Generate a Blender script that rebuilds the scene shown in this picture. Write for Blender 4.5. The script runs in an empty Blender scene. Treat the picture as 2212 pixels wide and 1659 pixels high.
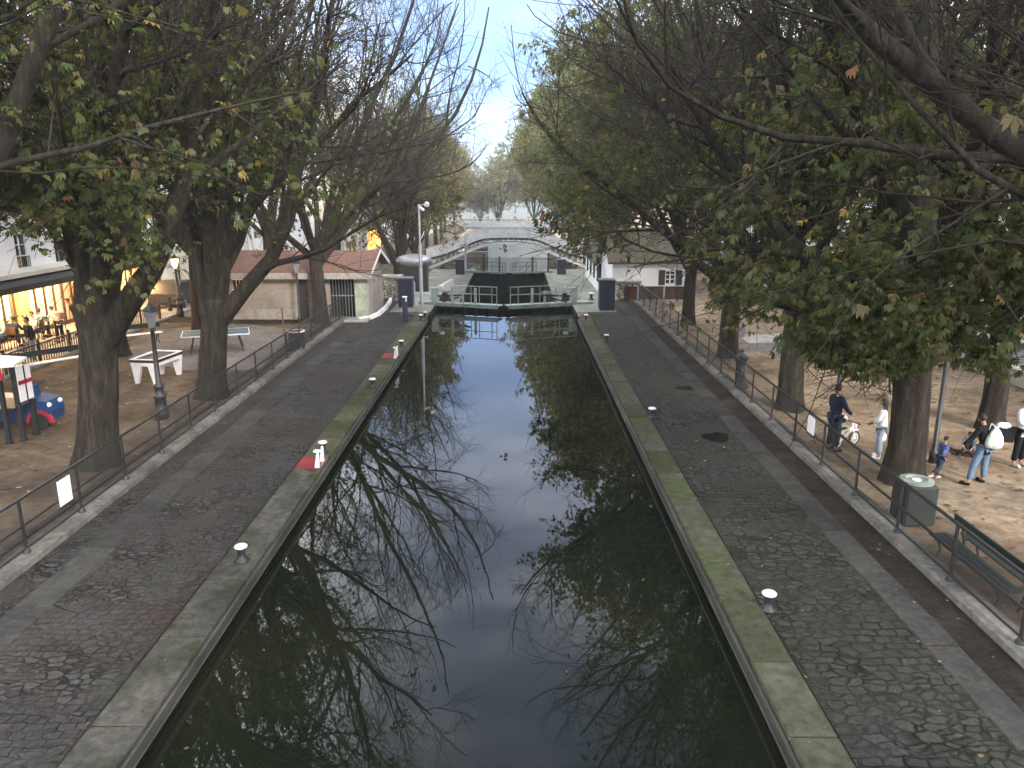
import bpy, bmesh, math, random
import numpy as np
from mathutils import Vector, Matrix, Euler
R = math.radians
SC = bpy.context.scene
COL = SC.collection
random.seed(7)
# ------------------------------------------------------------------ camera, sky, sun, exposure
CAMH = 6.4; PITCH = 14.2; YAW = 0.207; FPX = 1662.0      # pixel units: photograph 2212 px wide
cd = bpy.data.cameras.new('camera'); cam = bpy.data.objects.new('camera', cd); COL.objects.link(cam)
cam.location = (0, 0, CAMH); cam.rotation_euler = (R(90-PITCH), 0, R(YAW))
cd.sensor_width = 36; cd.lens = 36*FPX/2212; cd.clip_start = .1; cd.clip_end = 4000
SC.camera = cam
CAMR = Euler((R(90-PITCH), 0, R(YAW))).to_matrix()
SUN_EL, SUN_AZ = 26.0, 150.0                              # soft evening light from behind the viewer
w = bpy.data.worlds.new('World'); SC.world = w; w.use_nodes = True
nt = w.node_tree; nt.nodes.clear()
sky = nt.nodes.new('ShaderNodeTexSky'); sky.sky_type = 'NISHITA'; sky.sun_disc = False
sky.sun_elevation = R(SUN_EL); sky.sun_rotation = R(SUN_AZ); sky.air_density = 1.0; sky.dust_density = .4; sky.ozone_density = 2.5
bg = nt.nodes.new('ShaderNodeBackground'); bg.inputs['Strength'].default_value = .05
wo = nt.nodes.new('ShaderNodeOutputWorld')
tc = nt.nodes.new('ShaderNodeTexCoord')
nz = nt.nodes.new('ShaderNodeTexNoise'); nz.inputs['Scale'].default_value = 2.2; nz.inputs['Detail'].default_value = 7; nz.inputs['Roughness'].default_value = .55
mpw = nt.nodes.new('ShaderNodeMapping'); mpw.inputs['Scale'].default_value = (1, 1, 3.2); mpw.inputs['Location'].default_value = (1.3, .4, .2)
rp = nt.nodes.new('ShaderNodeValToRGB'); rp.color_ramp.elements[0].position = .38; rp.color_ramp.elements[1].position = .62
mx = nt.nodes.new('ShaderNodeMix'); mx.data_type = 'RGBA'
mx.inputs[7].default_value = (36, 36, 37, 1)
L_ = nt.links.new
L_(tc.outputs['Generated'], mpw.inputs['Vector']); L_(mpw.outputs[0], nz.inputs['Vector']); L_(nz.outputs['Fac'], rp.inputs[0])
sp_ = nt.nodes.new('ShaderNodeSeparateXYZ'); L_(tc.outputs['Generated'], sp_.inputs[0])
rz_ = nt.nodes.new('ShaderNodeValToRGB'); rz_.color_ramp.elements[0].position = .16; rz_.color_ramp.elements[0].color = (.05, .05, .05, 1); rz_.color_ramp.elements[1].position = .5
mu_ = nt.nodes.new('ShaderNodeMath'); mu_.operation = 'MULTIPLY'; ad_ = nt.nodes.new('ShaderNodeMath'); ad_.operation = 'ADD'; ad_.inputs[1].default_value = .35
L_(sp_.outputs[2], rz_.inputs[0]); L_(rp.outputs[0], ad_.inputs[0]); L_(ad_.outputs[0], mu_.inputs[0]); mu_.use_clamp = True
rz_.color_ramp.elements[1].color = (.27, .27, .27, 1); e_ = rz_.color_ramp.elements.new(.66); e_.color = (.08, .08, .08, 1)
ab_ = nt.nodes.new('ShaderNodeMath'); ab_.operation = 'ABSOLUTE'; L_(sp_.outputs[0], ab_.inputs[0])
rx_ = nt.nodes.new('ShaderNodeValToRGB'); rx_.color_ramp.elements[0].position = .11; rx_.color_ramp.elements[1].position = .42; L_(ab_.outputs[0], rx_.inputs[0])
ma_ = nt.nodes.new('ShaderNodeMath'); ma_.operation = 'MAXIMUM'; L_(rz_.outputs[0], ma_.inputs[0]); L_(rx_.outputs[0], ma_.inputs[1]); L_(ma_.outputs[0], mu_.inputs[1])
L_(mu_.outputs[0], mx.inputs[0]); tm_ = nt.nodes.new('ShaderNodeMix'); tm_.data_type = 'RGBA'; tm_.blend_type = 'MULTIPLY'; tm_.inputs[0].default_value = 1; tm_.inputs[7].default_value = (.52, .71, 1, 1); L_(sky.outputs[0], tm_.inputs[6]); L_(tm_.outputs[2], mx.inputs[6]); L_(mx.outputs[2], bg.inputs[0]); L_(bg.outputs[0], wo.inputs[0])
sd = bpy.data.lights.new('sun', 'SUN'); sd.energy = 1.5; sd.angle = R(11); sd.color = (1, .9, .76)
sun = bpy.data.objects.new('sun', sd); COL.objects.link(sun)
_d = Vector((math.sin(R(SUN_AZ))*math.cos(R(SUN_EL)), math.cos(R(SUN_AZ))*math.cos(R(SUN_EL)), math.sin(R(SUN_EL))))
sun.rotation_euler = _d.to_track_quat('Z', 'Y').to_euler(); sun.location = (0, -20, 60)
SC.view_settings.view_transform = 'Standard'; SC.view_settings.look = 'None'; SC.view_settings.gamma = 1
SC.view_settings.use_curve_mapping = False; SC.view_settings.exposure = 2.0
SC.cycles.max_bounces = 6; SC.cycles.transparent_max_bounces = 16; SC.cycles.use_denoising = True
SC.cycles.caustics_reflective = False; SC.cycles.caustics_refractive = False

def ray(px, py):
    return CAMR @ Vector((px-1106, -(py-829.5), -FPX))
def P(px, py, z=0.0):                    # photograph pixel -> point at height z
    d = ray(px, py); t = (z-CAMH)/d.z
    return Vector((d.x*t, d.y*t, z))
def PY(px, py, Y):                       # photograph pixel -> point at distance Y
    d = ray(px, py); t = Y/d.y
    return Vector((d.x*t, Y, CAMH+d.z*t))

# ------------------------------------------------------------------ levels of the ground
def sm(a, b, x):
    t = min(1, max(0, (x-a)/(b-a))); return t*t*(3-2*t)
LOW = -2.6
def gz(x, y):
    if -11 < x < 10.5: return LOW*sm(49, 60, y)
    k = sm(10.5, 20, abs(x)); a = LOW*sm(49, 60, y); b = LOW*sm(50, 130, y)
    return a*(1-k)+b*k
WL, WLOW, WFAR = -.33, -4.6, -3.2        # water: this basin, lock chamber, lower basin
XL, XR = -4.54, 3.30                     # inner faces of the quay walls

# ------------------------------------------------------------------ materials
MATS = {}
def newmat(name):
    m = bpy.data.materials.new(name); m.use_nodes = True; MATS[name] = m
    return m, m.node_tree, m.node_tree.nodes['Principled BSDF']
def coords(t, scale=(1, 1, 1), rot=0, kind='Object'):
    c = t.nodes.new('ShaderNodeTexCoord'); mp = t.nodes.new('ShaderNodeMapping')
    mp.inputs['Scale'].default_value = scale; mp.inputs['Rotation'].default_value = (0, 0, rot)
    t.links.new(c.outputs[kind], mp.inputs[0]); return mp.outputs[0]
def noise(t, vec, scale, detail=6, rough=.6):
    n = t.nodes.new('ShaderNodeTexNoise'); n.inputs['Scale'].default_value = scale
    n.inputs['Detail'].default_value = detail; n.inputs['Roughness'].default_value = rough
    t.links.new(vec, n.inputs['Vector']); return n.outputs['Fac']
def ramp(t, fac, stops):
    r = t.nodes.new('ShaderNodeValToRGB'); e = r.color_ramp.elements
    while len(e) > 1: e.remove(e[-1])
    for i, (p, c) in enumerate(stops):
        q = e[0] if i == 0 else e.new(p)
        q.position = p; q.color = (c[0], c[1], c[2], 1) if hasattr(c, '__len__') else (c, c, c, 1)
    t.links.new(fac, r.inputs[0]); return r.outputs[0]
def mixc(t, fac, a, b, mode='MIX'):
    m = t.nodes.new('ShaderNodeMix'); m.data_type = 'RGBA'; m.blend_type = mode
    for i, v in ((0, fac), (6, a), (7, b)):
        if hasattr(v, 'is_linked') or hasattr(v, 'links'): t.links.new(v, m.inputs[i])
        elif i == 0: m.inputs[0].default_value = v
        else: m.inputs[i].default_value = (v[0], v[1], v[2], 1)
    return m.outputs[2]
def mathn(t, op, a, b=0):
    m = t.nodes.new('ShaderNodeMath'); m.operation = op
    for i, v in ((0, a), (1, b)):
        if hasattr(v, 'links'): t.links.new(v, m.inputs[i])
        else: m.inputs[i].default_value = v
    return m.outputs[0]
def bumpn(t, h, strength, dist, bsdf, prev=None):
    b = t.nodes.new('ShaderNodeBump'); b.inputs['Strength'].default_value = strength; b.inputs['Distance'].default_value = dist
    t.links.new(h, b.inputs['Height'])
    if prev: t.links.new(prev, b.inputs['Normal'])
    t.links.new(b.outputs[0], bsdf.inputs['Normal']); return b.outputs[0]
def mottled(name, stops, scale=2., rough=.85, bump=.4, bscale=20., bdist=.01, stretch=(1, 1, 1), metal=0, spec=.2, fine=.25, kind='Object', emit=None, island=False):
    m, t, b = newmat(name); v = coords(t, stretch, kind=kind)
    f = noise(t, v, scale, 8, .62); c = ramp(t, f, [(.5+(q-.5)*.62, k_) for q, k_ in stops])
    f2 = noise(t, v, scale*9, 5, .7)
    c = mixc(t, fine, c, ramp(t, f2, [(.3, .15), (.7, .9)]), 'OVERLAY')
    if island:
        g_ = t.nodes.new('ShaderNodeNewGeometry'); c = mixc(t, 1, c, ramp(t, g_.outputs['Random Per Island'], [(0, (.68, .66, .64)), (.5, (.95, .95, .95)), (1, (1.25, 1.25, 1.2))]), 'MULTIPLY')
    t.links.new(c, b.inputs['Base Color'])
    b.inputs['Roughness'].default_value = rough; b.inputs['Metallic'].default_value = metal
    b.inputs['Specular IOR Level'].default_value = spec
    if bump: bumpn(t, noise(t, v, bscale, 6, .65), bump, bdist, b)
    return m
def plain(name, c, rough=.5, metal=0, spec=.4, emit=0, var=.12):
    k = tuple(x*(1-var) for x in c); k2 = tuple(min(1, x*(1+var)) for x in c)
    m = mottled(name, [(.35, k), (.65, k2)], 3., rough, .12, 30, .004, metal=metal, spec=spec, fine=.1)
    if emit:
        b = m.node_tree.nodes['Principled BSDF']; b.inputs['Emission Color'].default_value = (*c, 1); b.inputs['Emission Strength'].default_value = emit
    return m
def setts(name, cols, bw=.2, rh=.13, moss=None, mossamt=.5, wear=.5, mortar=.012, contrast=1.0, brown=None, dist=.13, dsc=1.7, vor=0):
    m, t, b = newmat(name); v = coords(t)
    dn = t.nodes.new('ShaderNodeTexNoise'); dn.inputs['Scale'].default_value = dsc; dn.inputs['Detail'].default_value = 4
    t.links.new(v, dn.inputs['Vector'])
    vm = t.nodes.new('ShaderNodeVectorMath'); vm.operation = 'MULTIPLY_ADD'
    t.links.new(dn.outputs['Color'], vm.inputs[0]); vm.inputs[1].default_value = (dist, dist, 0); t.links.new(v, vm.inputs[2])
    br = t.nodes.new('ShaderNodeTexBrick'); t.links.new(vm.outputs[0], br.inputs['Vector'])
    br.inputs['Scale'].default_value = 1; br.inputs['Brick Width'].default_value = bw; br.inputs['Row Height'].default_value = rh
    br.inputs['Mortar Size'].default_value = mortar; br.inputs['Mortar Smooth'].default_value = .8; br.inputs['Bias'].default_value = 0
    br.inputs['Color1'].default_value = (*cols[0], 1); br.inputs['Color2'].default_value = (*cols[1], 1); br.inputs['Mortar'].default_value = (*cols[2], 1)
    bcol, bfac = br.outputs['Color'], br.outputs['Fac']
    if vor:
        mv = t.nodes.new('ShaderNodeMapping'); mv.inputs['Scale'].default_value = (vor, vor*1.45, vor); t.links.new(vm.outputs[0], mv.inputs[0])
        va = t.nodes.new('ShaderNodeTexVoronoi'); va.inputs['Scale'].default_value = 1; va.inputs['Randomness'].default_value = .75; t.links.new(mv.outputs[0], va.inputs['Vector'])
        vb_ = t.nodes.new('ShaderNodeTexVoronoi'); vb_.feature = 'DISTANCE_TO_EDGE'; vb_.inputs['Scale'].default_value = 1; vb_.inputs['Randomness'].default_value = .75; t.links.new(mv.outputs[0], vb_.inputs['Vector'])
        sel = ramp(t, noise(t, v, .55, 3, .5), [(.44, 0), (.5, 1)])
        vf = ramp(t, vb_.outputs['Distance'], [(.02, 1), (.11, 0)])
        vc = mixc(t, vf, ramp(t, va.outputs['Color'], [(.15, cols[0]), (.5, cols[1]), (.85, cols[3])]), cols[2])
        bcol = mixc(t, sel, bcol, vc); bfac = mixc(t, sel, bfac, vf)
    big = noise(t, v, .45, 6, .6); worn = ramp(t, noise(t, v, .9, 8, .7), [(.42, 0), (.60, wear)])
    c = mixc(t, worn, bcol, cols[3])
    c = mixc(t, ramp(t, big, [(.35, 0), (.65, .55)]), c, cols[4])
    if brown: c = mixc(t, ramp(t, noise(t, v, .33, 3, .5), [(.5, 0), (.62, .6)]), c, brown)
    if moss: c = mixc(t, ramp(t, noise(t, v, .7, 9, .75), [(.5-.1*mossamt, 0), (.68, mossamt)]), c, moss)
    c = mixc(t, .7, c, ramp(t, noise(t, v, 11, 9, .8), [(.3, .02), (.7, .98)]), 'OVERLAY')
    cr = t.nodes.new('ShaderNodeTexVoronoi'); cr.feature = 'DISTANCE_TO_EDGE'; cr.inputs['Scale'].default_value = .75
    t.links.new(vm.outputs[0], cr.inputs['Vector'])
    vm.inputs[1].default_value = (dist, dist, 0)
    crk = ramp(t, cr.outputs['Distance'], [(0, 1), (.012, 0)]); crk = mixc(t, 1, crk, ramp(t, noise(t, v, .6, 3, .5), [(.58, 0), (.66, .8)]), 'MULTIPLY')
    c = mixc(t, crk, c, (.008, .008, .007))
    t.links.new(c, b.inputs['Base Color'])
    b.inputs['Roughness'].default_value = .8; b.inputs['Specular IOR Level'].default_value = .18
    n1 = bumpn(t, mathn(t, 'ADD', mathn(t, 'MULTIPLY', bfac, mathn(t, 'SUBTRACT', worn, 1.0)), mathn(t, 'MULTIPLY', crk, -2)), 1, .03, b)
    bumpn(t, noise(t, v, 13, 8, .75), .9, .035, b, n1)
    return m
M = {}
M['setts_l'] = setts('grey_setts', [(.028, .027, .025), (.058, .056, .053), (.008, .0075, .007), (.075, .073, .069), (.026, .023, .021)], .2, .14, dist=.2, dsc=2.2, vor=5.5, wear=.7, brown=(.046, .033, .028), moss=(.032, .038, .022), mossamt=.25)
M['setts_r'] = setts('mossy_setts', [(.022, .024, .02), (.055, .056, .05), (.004, .0045, .0035), (.05, .05, .045), (.02, .019, .018)], .25, .18, moss=(.022, .034, .01), mossamt=.5, wear=.6, mortar=.028, dist=.24, dsc=2.6, vor=4.4)
M['coping_l'] = mottled('left_coping_stone', [(0.3, (0.027, 0.03, 0.0192)), (0.48, (0.048, 0.0468, 0.0396)), (0.62, (0.072, 0.069, 0.0612)), (0.75, (0.033, 0.0372, 0.0192))], .8, .85, .6, 14, .02, fine=.6, island=True)
M['coping_lm'] = mottled('mossy_left_coping', [(.3, (.042, .052, .02)), (.46, (.052, .058, .028)), (.6, (.07, .07, .042)), (.75, (.09, .086, .066))], .7, .9, .6, 14, .02, fine=.6, island=True)
M['coping_r'] = mottled('mossy_coping_stone', [(.3, (.04, .055, .018)), (.42, (.045, .056, .024)), (.54, (.05, .053, .034)), (.7, (.066, .065, .052))], .6, .9, .6, 14, .02, fine=.6, island=True)
M['slab'] = mottled('granite_slab', [(0.3, (0.0286, 0.0286, 0.0272)), (0.55, (0.0462, 0.0456, 0.0435)), (0.75, (0.0354, 0.0326, 0.0299))], .9, .8, .5, 22, .012, fine=.5, island=True)
M['kerb'] = mottled('pale_kerb_stone', [(0.3, (0.0702, 0.0702, 0.0647)), (0.55, (0.1326, 0.1287, 0.1193)), (0.75, (0.0936, 0.0897, 0.0819))], 1.1, .85, .5, 20, .012, fine=.5, island=True)
M['earth'] = mottled('dark_earth', [(0.3, (0.0128, 0.0106, 0.0092)), (0.55, (0.024, 0.0194, 0.0156)), (0.75, (0.0384, 0.0326, 0.0248))], 1.2, .95, .8, 12, .03, fine=.7)
M['dirt_l'] = mottled('park_dirt', [(0.28, (0.0473, 0.0353, 0.0258)), (0.45, (0.084, 0.0617, 0.0423)), (0.58, (0.126, 0.0931, 0.0644)), (0.75, (0.0714, 0.0559, 0.0405))], .35, .95, .7, 9, .03, fine=.6)
M['sand_r'] = mottled('park_sand', [(0.28, (0.1149, 0.0796, 0.0532)), (0.45, (0.1995, 0.1473, 0.0976)), (0.6, (0.266, 0.2062, 0.1419)), (0.75, (0.1632, 0.1237, 0.0887))], .3, .95, .7, 9, .03, fine=.6)
M['asph'] = mottled('old_asphalt', [(0.3, (0.1105, 0.102, 0.0952)), (0.6, (0.1615, 0.1487, 0.136))], .7, .9, .5, 30, .01, fine=.5)
M['asph_pale'] = mottled('pale_paving', [(.3, (.33, .31, .3)), (.6, (.44, .42, .41))], .7, .9, .4, 30, .01, fine=.4)
M['road'] = mottled('street_asphalt', [(.3, (.16, .155, .15)), (.6, (.25, .24, .23))], .4, .85, .4, 30, .01, fine=.4)
M['stonewall'] = mottled('dark_quay_wall', [(.3, (.012, .013, .01)), (.55, (.025, .026, .02)), (.75, (.04, .04, .034))], 2.5, .7, .7, 12, .02)
M['band'] = mottled('dark_edge_rail', [(.3, (.03, .03, .027)), (.6, (.055, .054, .048)), (.8, (.1, .095, .08))], 1.5, .55, .5, 18, .01, stretch=(3, .6, 3), spec=.5)
M['lockquay'] = mottled('smooth_grey_green_concrete', [(.3, (.16, .175, .145)), (.55, (.23, .24, .205)), (.75, (.29, .29, .26))], .35, .85, .4, 16, .01, fine=.4)
M['chamber'] = mottled('wet_black_stone', [(.3, (.006, .008, .005)), (.6, (.016, .02, .012)), (.8, (.028, .03, .022))], 1.2, .45, .6, 10, .02)
M['tanwall'] = mottled('tan_quay_wall', [(.3, (.2, .17, .12)), (.6, (.3, .26, .2))], .8, .9, .4, 10, .02)
M['iron'] = plain('black_iron', (.02, .021, .024), .5, spec=.5)
M['greeniron'] = plain('dark_green_iron', (.01, .022, .02), .45, spec=.5)
M['navy'] = plain('navy_painted_steel', (.022, .027, .055), .45, spec=.5, var=.08)
M['navytop'] = plain('grey_steel_lid', (.16, .165, .19), .4)
M['palegreen'] = mottled('pale_green_paint', [(0.3, (0.2772, 0.3243, 0.2948)), (0.55, (0.363, 0.414, 0.3819)), (0.75, (0.396, 0.4347, 0.4087))], 2, .5, .2, 30, .004)
M['gategreen'] = mottled('weathered_green_deck', [(0.3, (0.2, 0.246, 0.216)), (0.55, (0.288, 0.3362, 0.304)), (0.75, (0.352, 0.3936, 0.36))], 1.5, .6, .3, 20, .006)
M['blackwood'] = mottled('wet_black_timber', [(.3, (.008, .009, .007)), (.6, (.02, .022, .016)), (.8, (.035, .036, .028))], 3, .5, .6, 14, .01, stretch=(1, 1, .25))
M['white'] = mottled('white_paint', [(.3, (.62, .62, .62)), (.6, (.8, .8, .8))], 2, .45, .15, 30, .004, fine=.15)
M['cap'] = mottled('white_enamel', [(.3, (.8, .8, .82)), (.6, (.88, .88, .9))], 4, .25, 0, spec=.6, fine=.05)
M['bridgewhite'] = mottled('pale_grey_bridge_paint', [(.3, (.5, .5, .5)), (.6, (.64, .64, .65))], .8, .6, .2, 20, .005, fine=.25)
M['darkmetal'] = plain('dark_steel', (.03, .03, .032), .5)
M['galv'] = plain('galvanised_steel', (.3, .31, .33), .4, metal=.5)
M['red'] = mottled('red_painted_stone', [(.3, (.17, .03, .035)), (.6, (.26, .045, .05))], 3, .85, .4, 20, .01, fine=.5)
M['glass'] = plain('dark_window_glass', (.02, .024, .028), .08, spec=.8)
M['fwhite'] = mottled('white_render', [(.3, (.66, .67, .7)), (.6, (.8, .81, .84)), (.8, (.72, .72, .74))], .25, .85, .2, 8, .01, fine=.15)
M['fcream'] = mottled('cream_render', [(.3, (.58, .54, .47)), (.6, (.72, .68, .6))], .25, .85, .2, 8, .01, fine=.2)
M['zinc'] = mottled('zinc_roof', [(.3, (.2, .22, .25)), (.6, (.3, .32, .36))], .6, .5, .2, 8, .01, metal=.2)
M['hutwall'] = mottled('pinkish_grey_render', [(.3, (.19, .168, .155)), (.55, (.26, .23, .212)), (.75, (.22, .195, .18))], .8, .9, .3, 12, .01, fine=.25)
M['hutgreen'] = mottled('pale_green_render', [(.3, (.22, .26, .21)), (.6, (.34, .38, .31))], 1.5, .8, .3, 14, .008)
M['concrete'] = mottled('grey_concrete', [(.3, (.2, .19, .18)), (.6, (.3, .29, .275))], 1.5, .85, .4, 16, .01, fine=.4)
M['wood'] = mottled('brown_boards', [(.3, (.06, .035, .022)), (.6, (.1, .06, .04))], 2, .8, .4, 12, .01, stretch=(1, 1, .2))
M['blueplastic'] = plain('blue_plastic', (.018, .06, .17), .4)
M['redplastic'] = plain('red_plastic', (.35, .02, .045), .4)
M['rust'] = plain('rusty_steel', (.12, .06, .04), .8)
M['tabletop'] = plain('blue_green_table_top', (.05, .1, .12), .5)
M['leafbrown'] = mottled('dead_leaf', [(.3, (.14, .08, .035)), (.6, (.26, .17, .07))], 1.3, .9, 0, fine=.2)
M['lanternglass'] = plain('dull_lantern_glass', (.22, .23, .24), .15, spec=.7)
M['reflwall'] = mottled('pale_turquoise_reflection', [(.3, (.66, .74, .7)), (.6, (.78, .86, .82))], .5, .8, .2, 10, .01, fine=.2)  # sky reflection on the lower water, put into a pale wall colour
M['wetblack'] = plain('wet_black_hollow', (.003, .003, .003), .35)
M['paper'] = plain('white_paper', (.75, .76, .8), .7, var=.05)
M['farwall'] = plain('pale_blue_grey_render', (.17, .2, .215), .8)
def rooftiles(name, c1, c2, c3):
    m, t, b = newmat(name); v = coords(t)
    br = t.nodes.new('ShaderNodeTexBrick'); sep = t.nodes.new('ShaderNodeMapping'); t.links.new(v, sep.inputs[0]); t.links.new(sep.outputs[0], br.inputs['Vector'])
    br.inputs['Scale'].default_value = 1; br.inputs['Brick Width'].default_value = .22; br.inputs['Row Height'].default_value = .2; br.inputs['Mortar Size'].default_value = .012
    br.inputs['Color1'].default_value = (*c1, 1); br.inputs['Color2'].default_value = (*c2, 1); br.inputs['Mortar'].default_value = (c1[0]*.3, c1[1]*.3, c1[2]*.3, 1)
    c = mixc(t, ramp(t, noise(t, v, 1.3, 7, .7), [(.4, 0), (.65, .8)]), br.outputs['Color'], c3)
    c = mixc(t, .4, c, ramp(t, noise(t, v, 18, 6, .7), [(.25, .15), (.75, .85)]), 'OVERLAY')
    t.links.new(c, b.inputs['Base Color']); b.inputs['Roughness'].default_value = .85
    bumpn(t, mathn(t, 'SUBTRACT', 1, br.outputs['Fac']), .6, .02, b); return m
M['tiles'] = rooftiles('red_brown_tiles', (.16, .075, .055), (.21, .1, .07), (.09, .06, .045))
M['mosstiles'] = rooftiles('mossy_dark_tiles', (.06, .048, .03), (.085, .065, .04), (.04, .045, .02))
def rubble(name):
    m, t, b = newmat(name); v = coords(t)
    vo = t.nodes.new('ShaderNodeTexVoronoi'); vo.inputs['Scale'].default_value = 4.5; t.links.new(v, vo.inputs['Vector'])
    ve = t.nodes.new('ShaderNodeTexVoronoi'); ve.feature = 'DISTANCE_TO_EDGE'; ve.inputs['Scale'].default_value = 4.5; t.links.new(v, ve.inputs['Vector'])
    c = ramp(t, vo.outputs['Color'], [(.2, (.1, .09, .07)), (.5, (.34, .31, .25)), (.8, (.5, .46, .38))])
    e = ramp(t, ve.outputs['Distance'], [(.02, 1), (.08, 0)]); c = mixc(t, e, c, (.05, .045, .035))
    t.links.new(c, b.inputs['Base Color']); b.inputs['Roughness'].default_value = .9
    bumpn(t, ve.outputs['Distance'], .8, .05, b); return m
M['rubble'] = rubble('rubble_stone')
# water
m, t, b = newmat('canal_water'); v = coords(t)
t.links.new(ramp(t, noise(t, v, .25, 4, .5), [(.35, (.005, .008, .005)), (.65, (.012, .014, .007))]), b.inputs['Base Color'])
b.inputs['Roughness'].default_value = .015; b.inputs['IOR'].default_value = 1.5; b.inputs['Specular IOR Level'].default_value = .5
n1 = bumpn(t, noise(t, coords(t, (1, .35, 1)), 1.4, 3, .5), .035, .05, b)
M['water'] = m
# bark
def bark(name, c1, c2, c3):
    m, t, b = newmat(name); v = coords(t, (1, 1, .16))
    f = noise(t, v, 9, 10, .78)
    c = ramp(t, f, [(.3, c1), (.52, c2), (.72, c3)])
    c = mixc(t, ramp(t, noise(t, coords(t), .6, 5, .6), [(.5, 0), (.66, .5)]), c, (.028, .034, .014))
    t.links.new(c, b.inputs['Base Color']); b.inputs['Roughness'].default_value = .9; b.inputs['Specular IOR Level'].default_value = .15
    n = bumpn(t, f, 1, .09, b); bumpn(t, noise(t, v, 30, 5, .7), .5, .01, b, n); return m
M['bark'] = bark('grey_brown_bark', (.007, .006, .005), (.04, .034, .028), (.1, .088, .072))
# leaves: colour varies leaf by leaf
def leafmat(name, stops, trans=.35):
    m = bpy.data.materials.new(name); m.use_nodes = True; t = m.node_tree; t.nodes.clear()
    o = t.nodes.new('ShaderNodeOutputMaterial'); a = t.nodes.new('ShaderNodeAttribute'); a.attribute_name = 'rnd'
    c = ramp(t, a.outputs['Fac'], stops)
    d = t.nodes.new('ShaderNodeBsdfDiffuse'); tr = t.nodes.new('ShaderNodeBsdfTranslucent'); g = t.nodes.new('ShaderNodeBsdfGlossy')
    g.inputs['Roughness'].default_value = .45; g.inputs['Color'].default_value = (.6, .6, .6, 1)
    t.links.new(c, d.inputs[0]); t.links.new(mixc(t, .5, c, (.16, .17, .03)), tr.inputs[0])
    s1 = t.nodes.new('ShaderNodeMixShader'); s1.inputs[0].default_value = trans; t.links.new(d.outputs[0], s1.inputs[1]); t.links.new(tr.outputs[0], s1.inputs[2])
    s2 = t.nodes.new('ShaderNodeMixShader'); s2.inputs[0].default_value = .02; t.links.new(s1.outputs[0], s2.inputs[1]); t.links.new(g.outputs[0], s2.inputs[2])
    t.links.new(s2.outputs[0], o.inputs[0]); return m
G1, G2, G3, BR, YE, RU = (.035, .06, .018), (.06, .09, .025), (.09, .11, .03), (.11, .075, .035), (.3, .24, .05), (.2, .09, .04)
M['leaf'] = leafmat('chestnut_leaf', [(0, (.03, .05, .016)), (.3, (.055, .08, .024)), (.6, (.08, .1, .032)), (.8, (.095, .085, .036)), (.95, (.13, .09, .045)), (.985, YE), (.995, RU)])
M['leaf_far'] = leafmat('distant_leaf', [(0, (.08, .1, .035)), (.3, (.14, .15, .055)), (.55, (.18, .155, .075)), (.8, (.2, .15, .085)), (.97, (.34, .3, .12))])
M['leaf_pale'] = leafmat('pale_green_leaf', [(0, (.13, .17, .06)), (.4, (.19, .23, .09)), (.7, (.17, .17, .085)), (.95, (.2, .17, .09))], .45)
# fence wire mesh: real open wires in a thin panel
def wiremat(name, step, wire):
    m = bpy.data.materials.new(name); m.use_nodes = True; t = m.node_tree; b = t.nodes['Principled BSDF']; o = t.nodes['Material Output']
    b.inputs['Base Color'].default_value = (.03, .03, .03, 1); b.inputs['Roughness'].default_value = .6
    c = t.nodes.new('ShaderNodeTexCoord'); s = t.nodes.new('ShaderNodeSeparateXYZ'); t.links.new(c.outputs['Object'], s.inputs[0])
    fs = []
    for k in (1, 2):
        f = mathn(t, 'FRACT', mathn(t, 'DIVIDE', s.outputs[k], step)); fs.append(mathn(t, 'LESS_THAN', f, wire/step))
    fac = mathn(t, 'MAXIMUM', fs[0], fs[1])
    tr = t.nodes.new('ShaderNodeBsdfTransparent'); mxs = t.nodes.new('ShaderNodeMixShader')
    t.links.new(fac, mxs.inputs[0]); t.links.new(tr.outputs[0], mxs.inputs[1]); t.links.new(b.outputs[0], mxs.inputs[2]); t.links.new(mxs.outputs[0], o.inputs[0])
    return m
M['wire'] = wiremat('fine_wire_mesh', .022, .0046)
def glowmat(name, c, s):
    m, t, b = newmat(name); v = coords(t)
    cc = ramp(t, noise(t, v, 1.1, 5, .6), [(.3, tuple(x*.45 for x in c)), (.65, c)])
    t.links.new(cc, b.inputs['Emission Color']); b.inputs['Emission Strength'].default_value = s; b.inputs['Base Color'].default_value = (*c, 1)
    return m
M['lamp'] = glowmat('lit_lamp_glass', (1, .72, .25), 14)
M['lampwhite'] = glowmat('lit_white_lamp', (1, .86, .6), 14)
M['warmroom'] = glowmat('lit_dining_room', (1, .42, .085), 1.9)
M['warmwall'] = mottled('warm_painted_wall', [(.3, (.5, .36, .2)), (.6, (.68, .5, .3))], 1, .7, .1, 10, .01)
M['signred'] = plain('red_sign_enamel', (.45, .02, .03), .4)

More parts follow.
